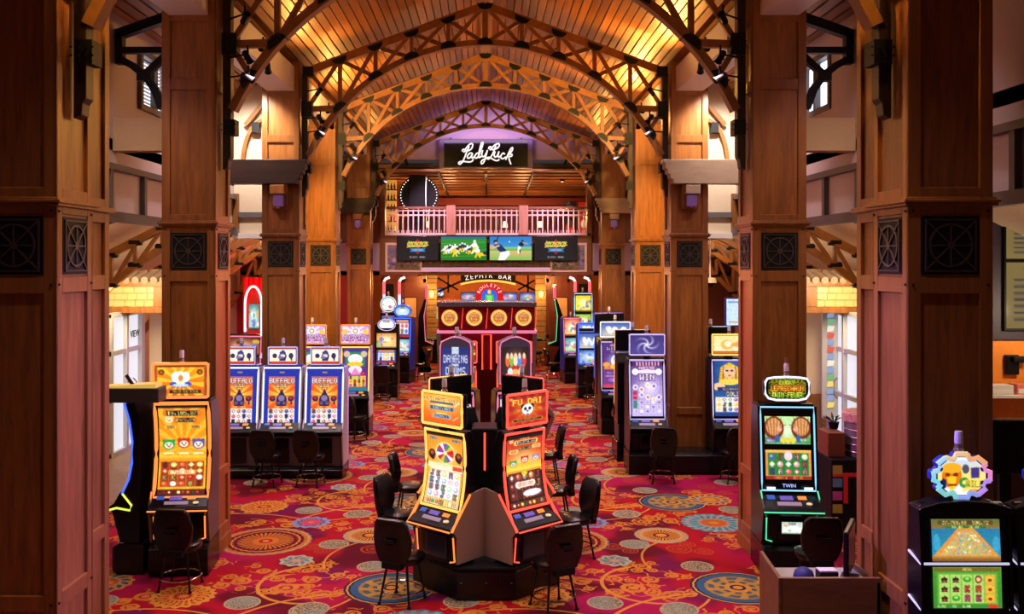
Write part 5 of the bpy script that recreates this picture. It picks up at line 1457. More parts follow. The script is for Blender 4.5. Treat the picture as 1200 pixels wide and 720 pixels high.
for lb, p0, p1, fnn in tvl:
    x0, x1 = X_(p0, 29.75), X_(p1, 29.75); z0, z1 = Z_(306, 29.75), Z_(276.5, 29.75)
    t = empty('television', ((x0 + x1) / 2, 29.75, (z0 + z1) / 2), label=lb, cat='television', group='televisions below the balcony')
    h_, w_ = (z1 - z0) / 2, (x1 - x0) / 2
    MB().box(-w_, w_, 0, .08, -h_, h_).build('casing', BLACK, t, bevel=.01)
    screen('display', fnn(), flat(-w_ + .025, w_ - .025, -.006, -h_ + .025, h_ - .025), t, SCRD if fnn is art_logo else SCR)
    MB().box(-.15, .15, .08, .19, -.15, .15).build('wall_mount', BLACKM, t)

# railing
rl = empty('balcony_railing', (0, DB - .06, 0), label='pink grey metal balcony railing with slim balusters and wooden posts', cat='railing')
xa, xb = X_(453, 29.94), X_(692, 29.94); zt_, zb_ = Z_(243, 29.94), Z_(275, 29.94)
posts = [X_(528.5, 29.94), X_(613.5, 29.94)]
box('top_rail', MAH, rl, xa, xb, -.06, .06, zt_ - .06, zt_ + .02, .01)
box('bottom_rail', PINKT, rl, xa, xb, -.04, .04, zb_ - .02, zb_ + .05)
box('frieze_rail', PINKT, rl, xa, xb, -.02, .02, zt_ - .13, zt_ - .10)
box('frieze_rail', PINKT, rl, xa, xb, -.02, .02, zt_ - .28, zt_ - .235)
for p in posts: box('post', wood('rosy_post', (.42, .19, .14), (6, 6, 1), .4), rl, p - .15, p + .15, -.10, .10, zb_ - .02, zt_ + .06, .012)
b0 = box('baluster', PINKT, rl, -.019, .019, -.015, .015, zb_, zt_ - .06)
x = xa + .03; first = True
while x < xb:
    if all(abs(x - p) > .19 for p in posts):
        o = b0 if first else b0.copy()
        if not first: C.objects.link(o)
        first = False; o.location.x = x
    x += .168
# tight lower pickets
t0 = box('picket', PINKT, rl, -.012, .012, -.012, .012, zb_, zb_ + .14); x = xa + .06; first = True
while x < xb:
    o = t0 if first else t0.copy()
    if not first: C.objects.link(o)
    first = False; o.location = (x, -.02, 0); x += .0863

# hanging script sign
SG = empty('hanging_sign', (.0, 28.6, 7.11), label='black hanging screen with white script lettering and purple ends', cat='sign')
w_, h_ = 1.46, .45
MB().box(-w_, w_, 0, .3, -h_, h_).build('sign_case', plain('purple_case', (.10, .05, .16), .4), SG, bevel=.01)
MB().box(-w_ + .16, w_ - .16, -.015, 0, -h_ + .03, h_ - .03).build('sign_screen', plain('screen_black', (.004, .004, .005), .15), SG)
STR = [[(318, 228), (322, 208), (340, 202), (352, 212)], [(335, 240), (362, 190), (395, 150), (425, 135), (440, 150), (428, 190), (395, 215), (355, 225)],
       [(398, 165), (372, 225), (350, 285), (325, 340), (298, 372), (278, 374), (277, 358), (300, 345), (345, 345), (400, 350), (430, 342), (447, 318)],
       [(438, 250), (410, 246), (385, 268), (376, 298), (392, 306), (415, 292), (438, 252)], [(438, 250), (428, 290), (436, 304), (455, 292), (470, 270)],
       [(522, 250), (495, 246), (472, 268), (464, 296), (480, 306), (505, 285), (530, 225), (560, 140), (558, 122), (540, 135), (518, 220), (508, 285), (520, 298), (540, 282)],
       [(556, 212), (546, 262), (555, 288), (580, 278), (604, 235), (612, 212)], [(612, 212), (590, 295), (570, 350), (548, 372), (536, 358), (552, 330), (590, 312), (620, 296)],
       [(628, 200), (630, 180), (648, 172), (656, 186)], [(640, 212), (668, 180), (705, 148), (740, 135), (752, 152), (735, 182), (700, 200), (655, 206)], [(712, 158), (690, 215), (668, 265), (640, 305), (620, 316), (612, 304), (630, 296), (665, 312), (705, 332), (735, 332), (752, 318)],
       [(702, 226), (690, 270), (702, 292), (726, 278), (748, 226)], [(748, 226), (736, 275), (746, 294), (765, 280)], [(815, 262), (802, 246), (780, 260), (768, 292), (784, 312), (806, 306), (828, 290)],
       [(825, 325), (850, 270), (880, 205), (904, 182), (906, 205), (882, 240), (848, 270)], [(845, 285), (875, 258), (900, 262), (896, 280), (864, 294), (870, 330), (888, 378)]]
for st_ in STR:
    P = []
    for (xa_, ya_) in st_: P.append(Vector((510 + xa_ / 10, 155 + ya_ / 10)))
    Q = []
    n = len(P)
    for i in range(n - 1):
        p0, p1, p2, p3 = P[max(0, i - 1)], P[i], P[i + 1], P[min(n - 1, i + 2)]
        for k in range(5):
            t = k / 5; Q.append(.5 * ((2 * p1) + (p2 - p0) * t + (2 * p0 - 5 * p1 + 4 * p2 - p3) * t * t + (3 * p1 - p0 - 3 * p2 + p3) * t ** 3))
    Q.append(P[-1])
    MB().tube([(X_(q.x, 28.6), -.02, Z_(q.y, 28.6) - 7.11) for q in Q], .025, 6).build('lettering', glow('letter_white', (1, 1, 1), .9), SG, smooth=True)
for s in (-1, 1): MB().box(s * 1.1 - .02, s * 1.1 + .02, .1, .42, h_ - .1, h_ + .05).build('hanger', IRON, SG)

# upper restaurant behind the railing
rc = empty('ceiling_restaurant', kind='structure')
MB().prism([(29.0, 6.72), (38.5, 6.42), (38.5, 6.55), (29.0, 6.85)], 'x', -5, 5).build('soffit', WOODD, rc)
SLW = wood('restaurant_slat', (.42, .17, .055), (1, 14, 14), .4, .3, .25)
s0 = None
for i in range(11):
    y = 29.4 + i * .82; z = 6.70 - (y - 29) * .0316
    if s0 is None: s0 = o = MB().box(-4.6, 4.6, -.24, .24, -.07, 0).build('slat', SLW, rc)
    else: o = s0.copy(); C.objects.link(o)
    o.location = (0, y, z)
for x in (-1.5, 0, 1.5): MB().prism([(29.2, 6.52), (38.3, 6.24), (38.3, 6.34), (29.2, 6.64)], 'x', x - .03, x + .03).build('batten', WOODD, rc)
bw = MB().box(-5, 5, 38.5, 38.7, 4.6, 6.6).build('wall_restaurant_back', plain('burgundy', (.16, .03, .03), .6)); bw['kind'] = 'structure'
bm_ = MB().box(-4.5, 4.5, 36.8, 37.1, 6.0, 6.28).build('restaurant_beam', plain('burgundy_beam', (.28, .03, .035), .4)); tag(bm_, 'burgundy beam across the restaurant above the balcony', 'beam')
# disc with bulbs
dc = empty('marquee_disc', (X_(491, 30.6), 30.6, 5.95), label='large black round marquee ringed with small bulbs behind the railing', cat='sign')
dd = MB().lathe([(0, 0), (.66, 0), (.66, .1), (0, .1)], (0, 0, 0), 40).build('disc', BLACKM, dc); dd.rotation_euler = (PI / 2, 0, 0)
MB().box(-.30, .24, -.30, -.14, -1.3, .75).build('centre_screen', BLACKM, dc, bevel=.01); MB().box(.24, .27, -.31, -.14, -1.3, .75).build('screen_edge', STEEL, dc)
b0 = None
for i in range(40):
    a = 2 * PI * i / 40
    if b0 is None: b0 = o = MB().lathe([(.0, -.016), (.013, -.01), (.016, 0), (.013, .01), (.0, .016)], (0, 0, 0), 8).build('bulb', glow('bulb_white', (1, .9, .8), 2.5), dc)
    else: o = b0.copy(); C.objects.link(o)
    o.location = (.60 * math.cos(a), -.115, .60 * math.sin(a))
# lit shelves left, posters right
sh = empty('backlit_shelf', (X_(457, 31.5), 31.5, 4.6), label='narrow backlit shelf of colourful bottles left of the black disc', cat='shelf')
MB().box(-.22, .22, .1, .14, 0, 2.2).build('back_panel', glow('amber_shelf', (1, .42, .08), .55), sh)
for i in range(6): MB().box(-.24, .24, -.08, .1, .15 + i * .36, .18 + i * .36).build('shelf_board', WOODD, sh)
g = random.Random(6)
for i in range(6):
    for k in range(4):
        c = g.choice([('g', (.25, .6, .12)), ('a', (.8, .4, .05)), ('r', (.5, .08, .05)), ('d', (.1, .05, .03))])
        b_ = MB().lathe([(.035, 0), (.035, .13), (.014, .17), (.014, .22)], (0, 0, 0), 8).build('bottle', plain('bottle_' + c[0], c[1], .15), None)
        b_.location = (X_(457, 31.5) - .16 + k * .105, 31.5, 4.6 + .18 + i * .36); tag(b_, 'small %s bottle on the backlit shelf, %s from the left on the %s board up' % (dict(g='green', a='amber', r='red', d='dark')[c[0]], ['first', 'second', 'third', 'fourth'][k], ['first', 'second', 'third', 'fourth', 'fifth', 'sixth'][i]), 'bottle', 'bottles on the backlit shelf')
for k, (px, c, lb) in enumerate(((668, (.05, .03, .03), 'dark menu panel on the restaurant right wall'), (684, (.65, .10, .04), 'red and orange food poster above the right end of the railing'), (699, (.75, .30, .05), 'orange poster panel at the far right end of the balcony'))):
    a = Art(20, 44, c); a.vgrad(c, tuple(min(1, q * 1.3) for q in c)); a.oval(.5, .75, .4, .2, (.85, .2, .08)); a.oval(.5, .62, .25, .12, (.9, .8, .6) if k else (.3, .2, .1)); a.text(.5, .15, .08, 'FOOD' if k == 1 else 'BAR', (.9, .8, .5))
    pt = empty('poster', (X_(px, 33), 33, 5.2), label=lb, cat='poster', group='restaurant posters')
    MB().box(-.22, .22, 0, .05, -.6, .7).build('poster_board', BLACKM, pt); screen('poster_print', a, flat(-.20, .20, -.006, -.58, .68), pt, SCRD)
# small lit tables behind the balusters
for px, lb in ((500, 'table lamp glowing behind the left part of the railing'), (592, 'small table light behind the middle of the railing'), (633, 'white menu screen glowing behind the right part of the railing')):
    tl = empty('table_lamp', (X_(px, 31), 31, 4.6), label=lb, cat='lamp', group='lamps behind the railing')
    MB().lathe([(.10, 0), (.10, .02), (.02, .04), (.02, .30)], (0, 0, 0), 10).build('lamp_stem', DARKM, tl); MB().lathe([(.09, .30), (.06, .50)], (0, 0, 0), 12).build('lamp_shade', glow('lamp_warm', (1, .72, .4), 2.0), tl)
for i, px in enumerate((470, 512, 550, 584, 650, 678)):
    tb_ = empty('dining_table', (X_(px, 32.2), 32.2, 4.6), label='dining table behind the railing, %s from the left' % ['first', 'second', 'third', 'fourth', 'fifth', 'sixth'][i], cat='table', group='balcony tables')
    MB().lathe([(.34, .72), (.36, .74), (.34, .76)], (0, 0, 0), 16).build('table_top', MAH, tb_); MB().lathe([(.18, 0), (.18, .03), (.03, .05), (.03, .72)], (0, 0, 0), 10).build('table_leg', DARKM, tb_)

# ------------------------------------------------------------------ bar area under the balcony
bwall = MB().box(-8, 8, 40, 40.2, 0, 3.4).build('wall_bar_back', plain('bar_orange', (.42, .15, .04), .6, 0, .1, 6, .25)); bwall['kind'] = 'structure'
for s in (-1, 1):
    sd = 'left' if s < 0 else 'right'
    pw_ = empty('panelled_wall', (s * 2.95, 33, 0), label='panelled mahogany wall with a tan notice on the %s side under the balcony' % sd, cat='wall panel')
    MB().box(-.8, .8, 0, .2, 0, 3.3).build('wall_core', MAH, pw_)
    q = MB()
    for x in (-.8, -.05, .7): q.box(x, x + .1, -.03, 0, 0, 3.3)
    for z in (0, 1.0, 3.0): q.box(-.8, .8, -.03, 0, z, z + .14)
    q.build('panel_frame', MAH, pw_)
    nb = MB().box(-.25 * s - .2, -.25 * s + .2, -.05, -.03, 1.75, 2.45).build('notice', plain('tan_notice', (.62, .42, .20), .6, 0, 0, 8, .25), pw_)
    MB().box(-.25 * s - .23, -.25 * s + .23, -.045, -.031, 1.72, 2.48).build('notice_frame', BLACKM, pw_)
    gp = MB().box(-.7 if s < 0 else .35, -.35 if s < 0 else .7, -.05, -.03, 2.45, 2.95).build('grille_plate', BLACKM, pw_)
    # stone column with sconce
    cl = empty('stone_column', (s * 2.12, 36, 0), label='rough stone column with amber sconce at the %s of the bar' % sd, cat='column')
    g = random.Random(20 + s); z = 0; STN = plain('column_stone', (.38, .26, .13), .85, 0, .5, 9, .35); k = 0
    while z < 3.2:
        h2 = .16 + g.random() * .1
        MB().box(-.2 - .02 * g.random(), .2 + .02 * g.random(), -.2 - .02 * g.random(), .2, z + .008, min(z + h2, 3.3)).build('stone', STN, cl, bevel=.02, segs=1); z += h2
    sc2 = MB().lathe([(.04, 0), (.085, .08), (.085, .2), (.05, .26)], (0, -.30, 2.35), 12).build('sconce_glass', glow('amber_sconce', (1, .55, .08), 6), cl)
    light('POINT', 'sconce_light', (s * 2.12, 35.4, 2.5), (1, .55, .15), 22, size=.1)
    # curved light tubes on the machines before the wall
    for k, px in enumerate((450, 468) if s < 0 else (674, 691)):
        x = X_(px, 32.2); 
        lt = empty('light_tube', (x, 32.2, 0), label='tall curved red white and blue light tube, %s one on the %s side' % ('outer' if (k == 0) == (s < 0) else 'inner', sd), cat='light tube', group='curved light tubes')
        for nm, z0, z1, mm in (('lower_tube', .9, 2.2, glow('tube_lilac', (.45, .35, .6), .7)), ('middle_tube', 2.2, 2.6, glow('tube_blue', (.5, .7, 1), 1.2)), ('upper_tube', 2.6, 3.05, glow('tube_red', (1, .08, .10), 2.0))):
            MB().tube([(0, 0, z0), (0, 0, (z0 + z1) / 2), (0, 0, z1)], .05, 8).build(nm, mm, lt)
        MB().tube([(0, 0, 3.05), (.06 * (1 if s < 0 else -1), 0, 3.15), (.2 * (1 if s < 0 else -1), 0, 3.2)], .045, 8).build('tube_hook', glow('tube_white', (1, .85, .85), 1.2), lt)
        MB().box(-.15, .15, -.1, .1, 0, .9).build('tube_base', BLACK, lt)
    # slim curved machine in profile
    cm = empty('curved_game_terminal', (X_(500 if s < 0 else 650, 31.5), 31.5, 0), label='tall black crescent game terminal in profile on the %s side under the balcony' % sd, cat='game terminal')
    sec = [(s * .18, .0), (s * .22, 1.0), (s * .10, 1.7), (s * .14, 2.3), (s * .24, 2.9)]
    q = MB()
    MB().prism([(-s * .16, 0), (s * .2, 0), (s * .2, .85), (-s * .25, .9), (-s * .25, .98), (s * .02, 1.05), (s * .08, 1.9), (-s * .02, 2.45), (s * .06, 2.48), (s * .26, 1.9), (s * .28, .5), (s * .25, 0)], 'y', -.3, .3).build('terminal_body', BLACK, cm, bevel=.01, segs=1)
    MB().tube([(-s * .25, -.31, .95), (s * .02, -.31, 1.06), (s * .07, -.31, 1.9), (-s * .02, -.31, 2.45)], .014, 6).build('terminal_light', N_PINK if s < 0 else N_GREEN, cm)
    MB().box(-.04, .04, -.2, .2, 2.5, 2.95).build('terminal_sign', glow('terminal_red', (.9, .1, .2), 1.0), cm)
# bar with signs
ar = empty('arched_bar_sign', (X_(572, 37), 37, 0), label='arched black sign of white capitals under a dark truss', cat='sign')
q = MB(); nA = 12
def az(x): return 3.02 - .12 * x * x
for i in range(nA):
    x0, x1 = -1.1 + 2.2 * i / nA, -1.1 + 2.2 * (i + 1) / nA
    q.prism([(x0, az(x0)), (x1, az(x1)), (x1, az(x1) + .3), (x0, az(x0) + .3)], 'y', -.05, .05)
q.build('sign_board', BLACKM, ar)
q = MB()
for i in range(nA):
    x0, x1 = -1.1 + 2.2 * i / nA, -1.1 + 2.2 * (i + 1) / nA
    q.prism([(x0, az(x0) - .08), (x1, az(x1) - .08), (x1, az(x1)), (x0, az(x0))], 'y', -.06, .06)
q.build('lit_edge', glow('sign_edge', (1, .5, .08), 1.3), ar)
for i, ch in enumerate('ZEPHYR BAR'):
    if ch != ' ':
        x = -.85 + i * .19; text_mesh('lettering', ch, .26, glow('letter_white', (1, 1, 1), .9), ar, (x, -.06, az(x) + .15), (PI / 2, .22 * x, 0))
for s in (-1, 1):
    MB().bar((s * 1.1, 2.95), (s * 2.4, 2.35), .09, .08).build('brace', BLACKM, ar); MB().bar((s * 1.2, 2.6), (s * 2.2, 3.2), .07, .08).build('brace', BLACKM, ar); MB().bar((s * 1.6, 2.5), (s * 1.6, 3.3), .07, .08).build('brace', BLACKM, ar)
ro = empty('roulette_sign', (X_(573.5, 34), 34, 0), label='red arched roulette sign with a blue and green screen', cat='sign')
zc = 2.45
q = MB()
for i in range(20):
    a, b_ = PI * i / 20, PI * (i + 1) / 20
    q.prism([(.30 * math.cos(a), zc + .30 * math.sin(a)), (.52 * math.cos(a), zc + .52 * math.sin(a)), (.52 * math.cos(b_), zc + .52 * math.sin(b_)), (.30 * math.cos(b_), zc + .30 * math.sin(b_))], 'y', -.03, .03)
q.box(-.52, -.30, -.03, .03, 2.1, zc).box(.30, .52, -.03, .03, 2.1, zc)
q.build('sign_arch', glow('roulette_red', (.75, .01, .015), .8), ro)
for i, ch in enumerate('ROULETTE'):
    a = PI * .86 - i * PI * .72 / 7; text_mesh('lettering', ch, .17, glow('letter_white', (1, 1, 1), .9), ro, (.42 * math.cos(a), -.04, zc + .42 * math.sin(a)), (PI / 2, PI / 2 - a if False else -(a - PI / 2), 0))
a = Art(22, 26).vgrad((.1, .3, .8), (.2, .5, .9)); a.rect(.22, .3, .78, 1, (.25, .7, .25)); a.rect(.35, .35, .65, .95, (.45, .85, .35)); a.oval(.5, .15, .12, .12, (.95, .75, .3))
screen('sign_screen', a, flat(-.28, .28, -.02, 2.08, 2.72), ro)
MB().box(-.05, .05, .0, .08, 0, 2.1).build('sign_pole', BLACK, ro)
bj = empty('blackjack_sign', (X_(527, 33), 33, 0), label='small red neon blackjack sign above a table', cat='sign')
for i, ch in enumerate('BLACKJACK'):
    x = -.36 + i * .09; text_mesh('lettering', ch, .15, glow('bj_red', (1, .08, .04), 2.2), bj, (x, 0, 2.36 - .35 * x * x), (PI / 2, .7 * x, 0))
MB().box(-.42, .42, .02, .05, 2.22, 2.28).build('sign_bar', IRON, bj); MB().box(-.03, .03, .02, .06, 0, 2.22).build('sign_pole', IRON, bj)
gf = MB().tube([(-.45, .02, 1.7), (-.45, .02, 2.18), (.45, .02, 2.18), (.45, .02, 1.7)], .02, 6).build('green_frame', N_GREEN, bj)
for k, (px, lb) in enumerate(((549, 'bar television on the left of the roulette sign'), (597, 'bar television on the right of the roulette sign'), (618, 'bluish bar television near the right stone column'), (515, 'small bright bar screen near the left stone column'))):
    t = empty('television', (X_(px, 39.9), 39.93, Z_(348 if k != 3 else 343, 39.9)), label=lb, cat='television', group='televisions behind the bar')
    w2 = .34 if k < 3 else .2
    MB().box(-w2, w2, 0, .06, -.2, .2).build('casing', BLACK, t); screen('display', art_video(26, 16, 100 + k, (.15, .2, .5), (.5, .5, .75), 'NEWS' if k < 2 else ''), flat(-w2 + .02, w2 - .02, -.006, -.18, .18), t)
ct = empty('bar_counter', (0, 36.8, 0), label='dark wooden bar counter under the arched sign', cat='counter')
MB().box(-1.9, 1.9, 0, .6, 0, 1.08).build('counter_front', MAH, ct, bevel=.01); MB().box(-2.0, 2.0, -.08, .68, 1.08, 1.14).build('counter_top', WOODD, ct, bevel=.01)
g = random.Random(15)
for i in range(16):
    x = -.62 + i * .083; c = g.choice([('w', (.85, .85, .88)), ('gr', (.3, .6, .4)), ('re', (.7, .12, .1)), ('cl', (.7, .78, .85))]); h2 = .2 + .14 * g.random()
    b_ = MB().lathe([(.04, 0), (.04, h2 * .6), (.015, h2 * .8), (.015, h2)], (0, 0, 0), 8).build('bottle', plain('barbottle_' + c[0], c[1], .15), None)
    b_.location = (X_(575, 34.6) + x * .9, 34.34 + .12 * (i % 3), 1.42); tag(b_, 'small %s bottle below the roulette sign, the %s from the left' % (dict(w='white', gr='green', re='red', cl='clear')[c[0]], 'first second third fourth fifth sixth seventh eighth ninth tenth eleventh twelfth thirteenth fourteenth fifteenth sixteenth'.split()[i]), 'bottle', 'bottles below the roulette sign')
st2 = empty('bottle_stand', (X_(575, 34.6), 34.5, 0), label='stepped stand full of bottles below the roulette sign', cat='stand')
MB().box(-.62, .62, -.22, .30, 0, 1.42).build('lower_step', BLACKM, st2); 
for i in range(4):
    tb2 = empty('card_table', ((-1.9, 1.75, -1.25, 1.2)[i], (34.2, 34.2, 35.75, 35.75)[i], 0), label='card table with green felt under the balcony, %s' % ['below the blackjack sign', 'right of the medallion canopy', 'deeper on the left', 'deeper on the right'][i], cat='table', group='card tables')
    MB().lathe([(.62, .84), (.66, .88), (.64, .92)], (0, 0, 0), 20).build('padded_rim', BLACK, tb2, smooth=True); MB().lathe([(.52, .921), (.52, .926)], (0, 0, 0), 20).build('felt', glow('felt_green_glow', (.02, .22, .09), .15), tb2); MB().lathe([(.3, 0), (.3, .05), (.1, .1), (.1, .84)], (0, 0, 0), 12).build('pedestal', BLACKM, tb2)  # felt is no lamp; its faint glow stands in for light on the table
# ------------------------------------------------------------------ entrance vestibules
AMBER = glow('amber_glass', (1, .58, .17), .8)
for s in (-1, 1):
    sd = 'left' if s < 0 else 'right'
    nm = ['', '']
    # canopy header with art glass
    cp = empty('lit_canopy', (s * 6.9, 18.0, 0), label='entrance canopy with glowing amber art glass on the %s' % sd, cat='canopy')
    gz0, gz1 = 2.87, 3.27
    MB().box(-1.0, 1.0, .08, .5, gz0 - .04, gz1 + .04).build('canopy_box', TANW, cp)
    q = MB()
    for a in ((-1.0, 1.0, gz1, gz1 + .10), (-1.0, 1.0, gz0 - .12, gz0), (-1.0, -.86, gz0, gz1), (.86, 1.0, gz0, gz1)): q.box(a[0], a[1], -.02, .5, a[2], a[3])
    q.box(*((.42, .86) if s < 0 else (-.86, -.42)), -.02, .1, gz0, gz1)
    q.build('canopy_frame', WOODP, cp, bevel=.008, segs=1)
    # glass pieces
    g = random.Random(30 + s); X0, X1 = (-.86, .42) if s < 0 else (-.42, .86)
    for r_ in range(3):
        x = X0; z0 = gz0 + (gz1 - gz0) * r_ / 3; z1 = gz0 + (gz1 - gz0) * (r_ + 1) / 3
        while x < X1 - .02:
            w2 = min(.16 + .12 * g.random(), X1 - x)
            if X1 - (x + w2) < .06: w2 = X1 - x
            j = .012 * (g.random() - .5)
            MB().prism([(x + .008, z0 + .008 + j), (x + w2 - .008, z0 + .008 - j), (x + w2 - .008 - j, z1 - .008), (x + .008 + j, z1 - .008)], 'y', .02, .05).build('pane', AMBER, cp); x += w2
    # tiled crest
    q = MB()
    for i in range(12): q.tube([(-1.0 + i * .18, -.05, gz1 + .12), (-1.0 + i * .18, .45, gz1 + .26)], .075, 8)
    q.build('tile_crest', plain('clay_tile', (.30, .20, .13), .7, 0, .2, 20, .2), cp)
    wl = MB().box(*sorted((s * 6.18, s * 7.0)), 19.2, 19.35, 0, 3.6).build('wall_vestibule_' + sd, plain('lit_cream', (.80, .60, .36), .7, 0, .05, 20, .05)); wl['kind'] = 'structure'
    wn_ = MB().box(*sorted((s * 6.18, s * 7.0)), 19.14, 19.2, 0, 1.0).build('baseboard_' + sd, WOODP); wn_['kind'] = 'structure'
    tf = MB().box(*sorted((s * 5.6, s * 7.9)), 13.6, 19.2, 0, .012).build('floor_tile_' + sd, plain('tan_tile', (.34, .22, .13), .5, 0, .1, 6, .2)); tf['kind'] = 'structure'
    dr = empty('door_%d' % (1 if s < 0 else 2), (s * 7.15, 18.8, 0), kind='structure')
    q = MB()
    for y in (-1.3, -.55, .22, .32): q.box(-.06, .06, y, y + .09, 0, 2.75)
    for z in (0, 1.05, 1.95, 2.68): q.box(-.05, .05, -1.3, .4, z, z + .09)
    q.build('door_frame', plain('door_white', (.55, .53, .50), .5), dr)
    MB().box(*sorted((s * .02, s * .03)), -1.25, .35, .05, 2.7).build('pane', glow('door_daylight', (.9, .93, 1), .75), dr)
    MB().tube([(-s * .08, -.30, 1.0), (-s * .14, -.28, 1.08), (-s * .14, -.28, 1.35), (-s * .08, -.30, 1.42)], .014, 8).build('door_handle', plain('brass', (.7, .45, .12), .25, 1), dr)
    if s > 0:
        st = empty('stained_glass_strip', (6.98, 18.6, 0), label='narrow stained glass strip with coloured leaves beside the right entrance', cat='stained glass')
        MB().box(-.16, .16, .05, .10, .6, 2.85).build('strip_frame', plain('door_white', (.55, .53, .50), .5), st)
        g = random.Random(3)
        for i in range(14):
            z = .8 + i * .14; c = g.choice([('r', (.75, .12, .08)), ('y', (.95, .75, .2)), ('g', (.2, .5, .25)), ('w', (.9, .9, .8)), ('b', (.3, .4, .7))])
            MB().prism([(-.07, z), (.05, z + .01), (.08, z + .11), (-.05, z + .12)], 'y', .02, .045).build('pane', glow('stained_' + c[0], c[1], .7), st)
    else:
        text_mesh('lettering', 'VIEW', .2, BLACKM, dr, (.08, -.2, 2.3), (PI / 2, 0, PI / 2))
    light('AREA', 'vestibule_light', (s * 6.7, 17.0, 3.35), (1, .80, .50), 60, aim=(s * 6.6, 19.2, 1.2), size=.8)

rw = MB().box(-8, -4.3, 29.6, 29.75, 0, 3.3).build('wall_aisle_end_left', REDW); rw['kind'] = 'structure'
rw = MB().box(4.3, 8, 29.6, 29.75, 0, 3.3).build('wall_aisle_end_right', MAH); rw['kind'] = 'structure'
cur = empty('red_curtain', (-6.6, 26.5, 0), label='glossy red draped column behind the blue machines on the left', cat='curtain')
q = MB()
for i in range(9): q.lathe([(.09, 0), (.085, 1.6), (.09, 3.3)], (-.3 + i * .15, .04 * (i % 2), 0), 10)
q.build('drape', plain('red_gloss', (.55, .012, .02), .25), cur, smooth=True)

# ------------------------------------------------------------------ screen on the right aisle, dome camera
bs = empty('wall_screen', (X_(861, 19), 19, Z_(366, 19)), label='blue lit display board behind the right pillar edge', cat='display')
MB().box(-.2, .2, 0, .06, -.3, .3).build('casing', BLUEC, bs, bevel=.01); a = Art(18, 26, (.75, .85, .95)); a.rect(.1, .08, .9, .16, (.5, .6, .8)); a.rect(.12, .84, .7, .90, (.8, .6, .3)); screen('display', a, flat(-.17, .17, -.006, -.27, .27), bs)
dm = empty('dome_camera', (X_(832, 22), 22, 3.25), label='small white dome camera between the right pillars', cat='camera')
MB().lathe([(.16, .0), (.15, .08), (.12, .12)], (0, 0, 0), 16).build('camera_base', WHITEP, dm); MB().lathe([(.0, -.12), (.08, -.10), (.13, -.04), (.14, 0)], (0, 0, 0), 16).build('camera_dome', BLACK, dm, smooth=True)
MB().tube([(0, 0, .1), (0, 0, 1.60)], .02, 6).build('camera_stem', WHITEP, dm)

# ------------------------------------------------------------------ prize drum table behind the right pillar
tk = empty('draped_table', (5.25, 13.1, 0), label='black draped table with red lettering and colour squares by the right entrance', cat='table')
MB().box(-.45, .55, -.35, .35, 0, 1.02).build('black_drape', BLACKM, tk, bevel=.015)
text_mesh('lettering', 'Ta', .62, plain('drape_red', (.65, .04, .04), .5), tk, (-.12, -.355, .60))
for i, c in enumerate(((.45, .42, .08), (.12, .3, .5), (.5, .1, .35), (.4, .42, .06))): MB().box(-.43, -.30, -.36, -.35, .82 - i * .18, .94 - i * .18).build('colour_square', plain('square_%d' % i, c, .5), tk)
MB().box(-.44, -.2, -.2, .2, 1.02, 1.36).build('brown_box', plain('box_brown', (.16, .05, .02), .6), tk, bevel=.01)
pd_ = empty('prize_drum', (5.42, 13.05, 1.02), label='clear round prize drum with red and white rim on the draped table', cat='drum')
MB().lathe([(.30, 0), (.31, .02), (.31, .52), (.30, .54)], (0, 0, 0), 24).build('drum_wall', plain('drum_plastic', (.18, .18, .24), .15, .2, 0, 8, .5), pd_, smooth=True)
q = MB()
for z in (.08, .18, .28, .38): q.tube([(.315 * math.cos(2 * PI * i / 24), .315 * math.sin(2 * PI * i / 24), z) for i in range(24)], .008, 6, True)
q.build('drum_wire', STEEL, pd_); MB().lathe([(.33, .48), (.34, .50), (.34, .60), (.32, .62)], (0, 0, 0), 24).build('drum_rim', plain('rim_red', (.62, .36, .32), .5, 0, 0, 22, .8), pd_)
pp = empty('potted_plant', (5.02, 13.25, 1.36), label='small dark leafed plant on the brown box', cat='plant')
MB().lathe([(.06, 0), (.08, .10)], (0, 0, 0), 10).build('pot', BLACK, pp)
for i in range(9):
    a = i * .7; MB().add([(0, 0, .08), (.09 * math.cos(a) - .02 * math.sin(a), .09 * math.sin(a) + .02 * math.cos(a), .16), (.17 * math.cos(a), .17 * math.sin(a), .14 + .04 * (i % 3)), (.09 * math.cos(a) + .02 * math.sin(a), .09 * math.sin(a) - .02 * math.cos(a), .15)], [(0, 1, 2, 3)]).build('leaf', plain('leaf_green', (.02, .06, .02), .5), pp)

# ------------------------------------------------------------------ bar kiosk seen at the right frame edge
ko = MB().box(5.6, 8.0, 12.0, 12.15, 0, 2.75).build('wall_kiosk', plain('kiosk_orange', (.72, .22, .02), .6, 0, .05, 10, .1)); ko['kind'] = 'structure'
sh2 = MB().box(6.2, 7.9, 11.72, 12.0, 2.02, 2.06).build('kiosk_shelf', WHITEP, None, bevel=.004); tag(sh2, 'white shelf on the orange kiosk wall at the right', 'shelf')
ko2 = MB().box(6.1, 7.9, 11.3, 11.95, 1.25, 1.33).build('kiosk_counter', plain('counter_grey', (.4, .38, .36), .3), None, bevel=.006); tag(ko2, 'grey counter below the white kiosk shelf', 'counter')
kb = MB().box(6.15, 7.85, 11.4, 11.9, 0, 1.25).build('kiosk_cabinet', WOODD, None); tag(kb, 'dark cabinet under the grey kiosk counter', 'cabinet')
its = ((6.62, 'box', (.7, .68, .64), (.28, .2, .12), 'white carton on the kiosk shelf, at its hidden left end'), (6.88, 'box', (.75, .2, .15), (.16, .2, .13), 'red and white carton on the kiosk shelf'), (7.07, 'bot', (.6, .5, .2), (.05, .05, .2), 'amber bottle on the kiosk shelf beside the red carton'), (7.2, 'bot', (.2, .4, .15), (.05, .05, .22), 'green bottle on the kiosk shelf near the frame edge'))
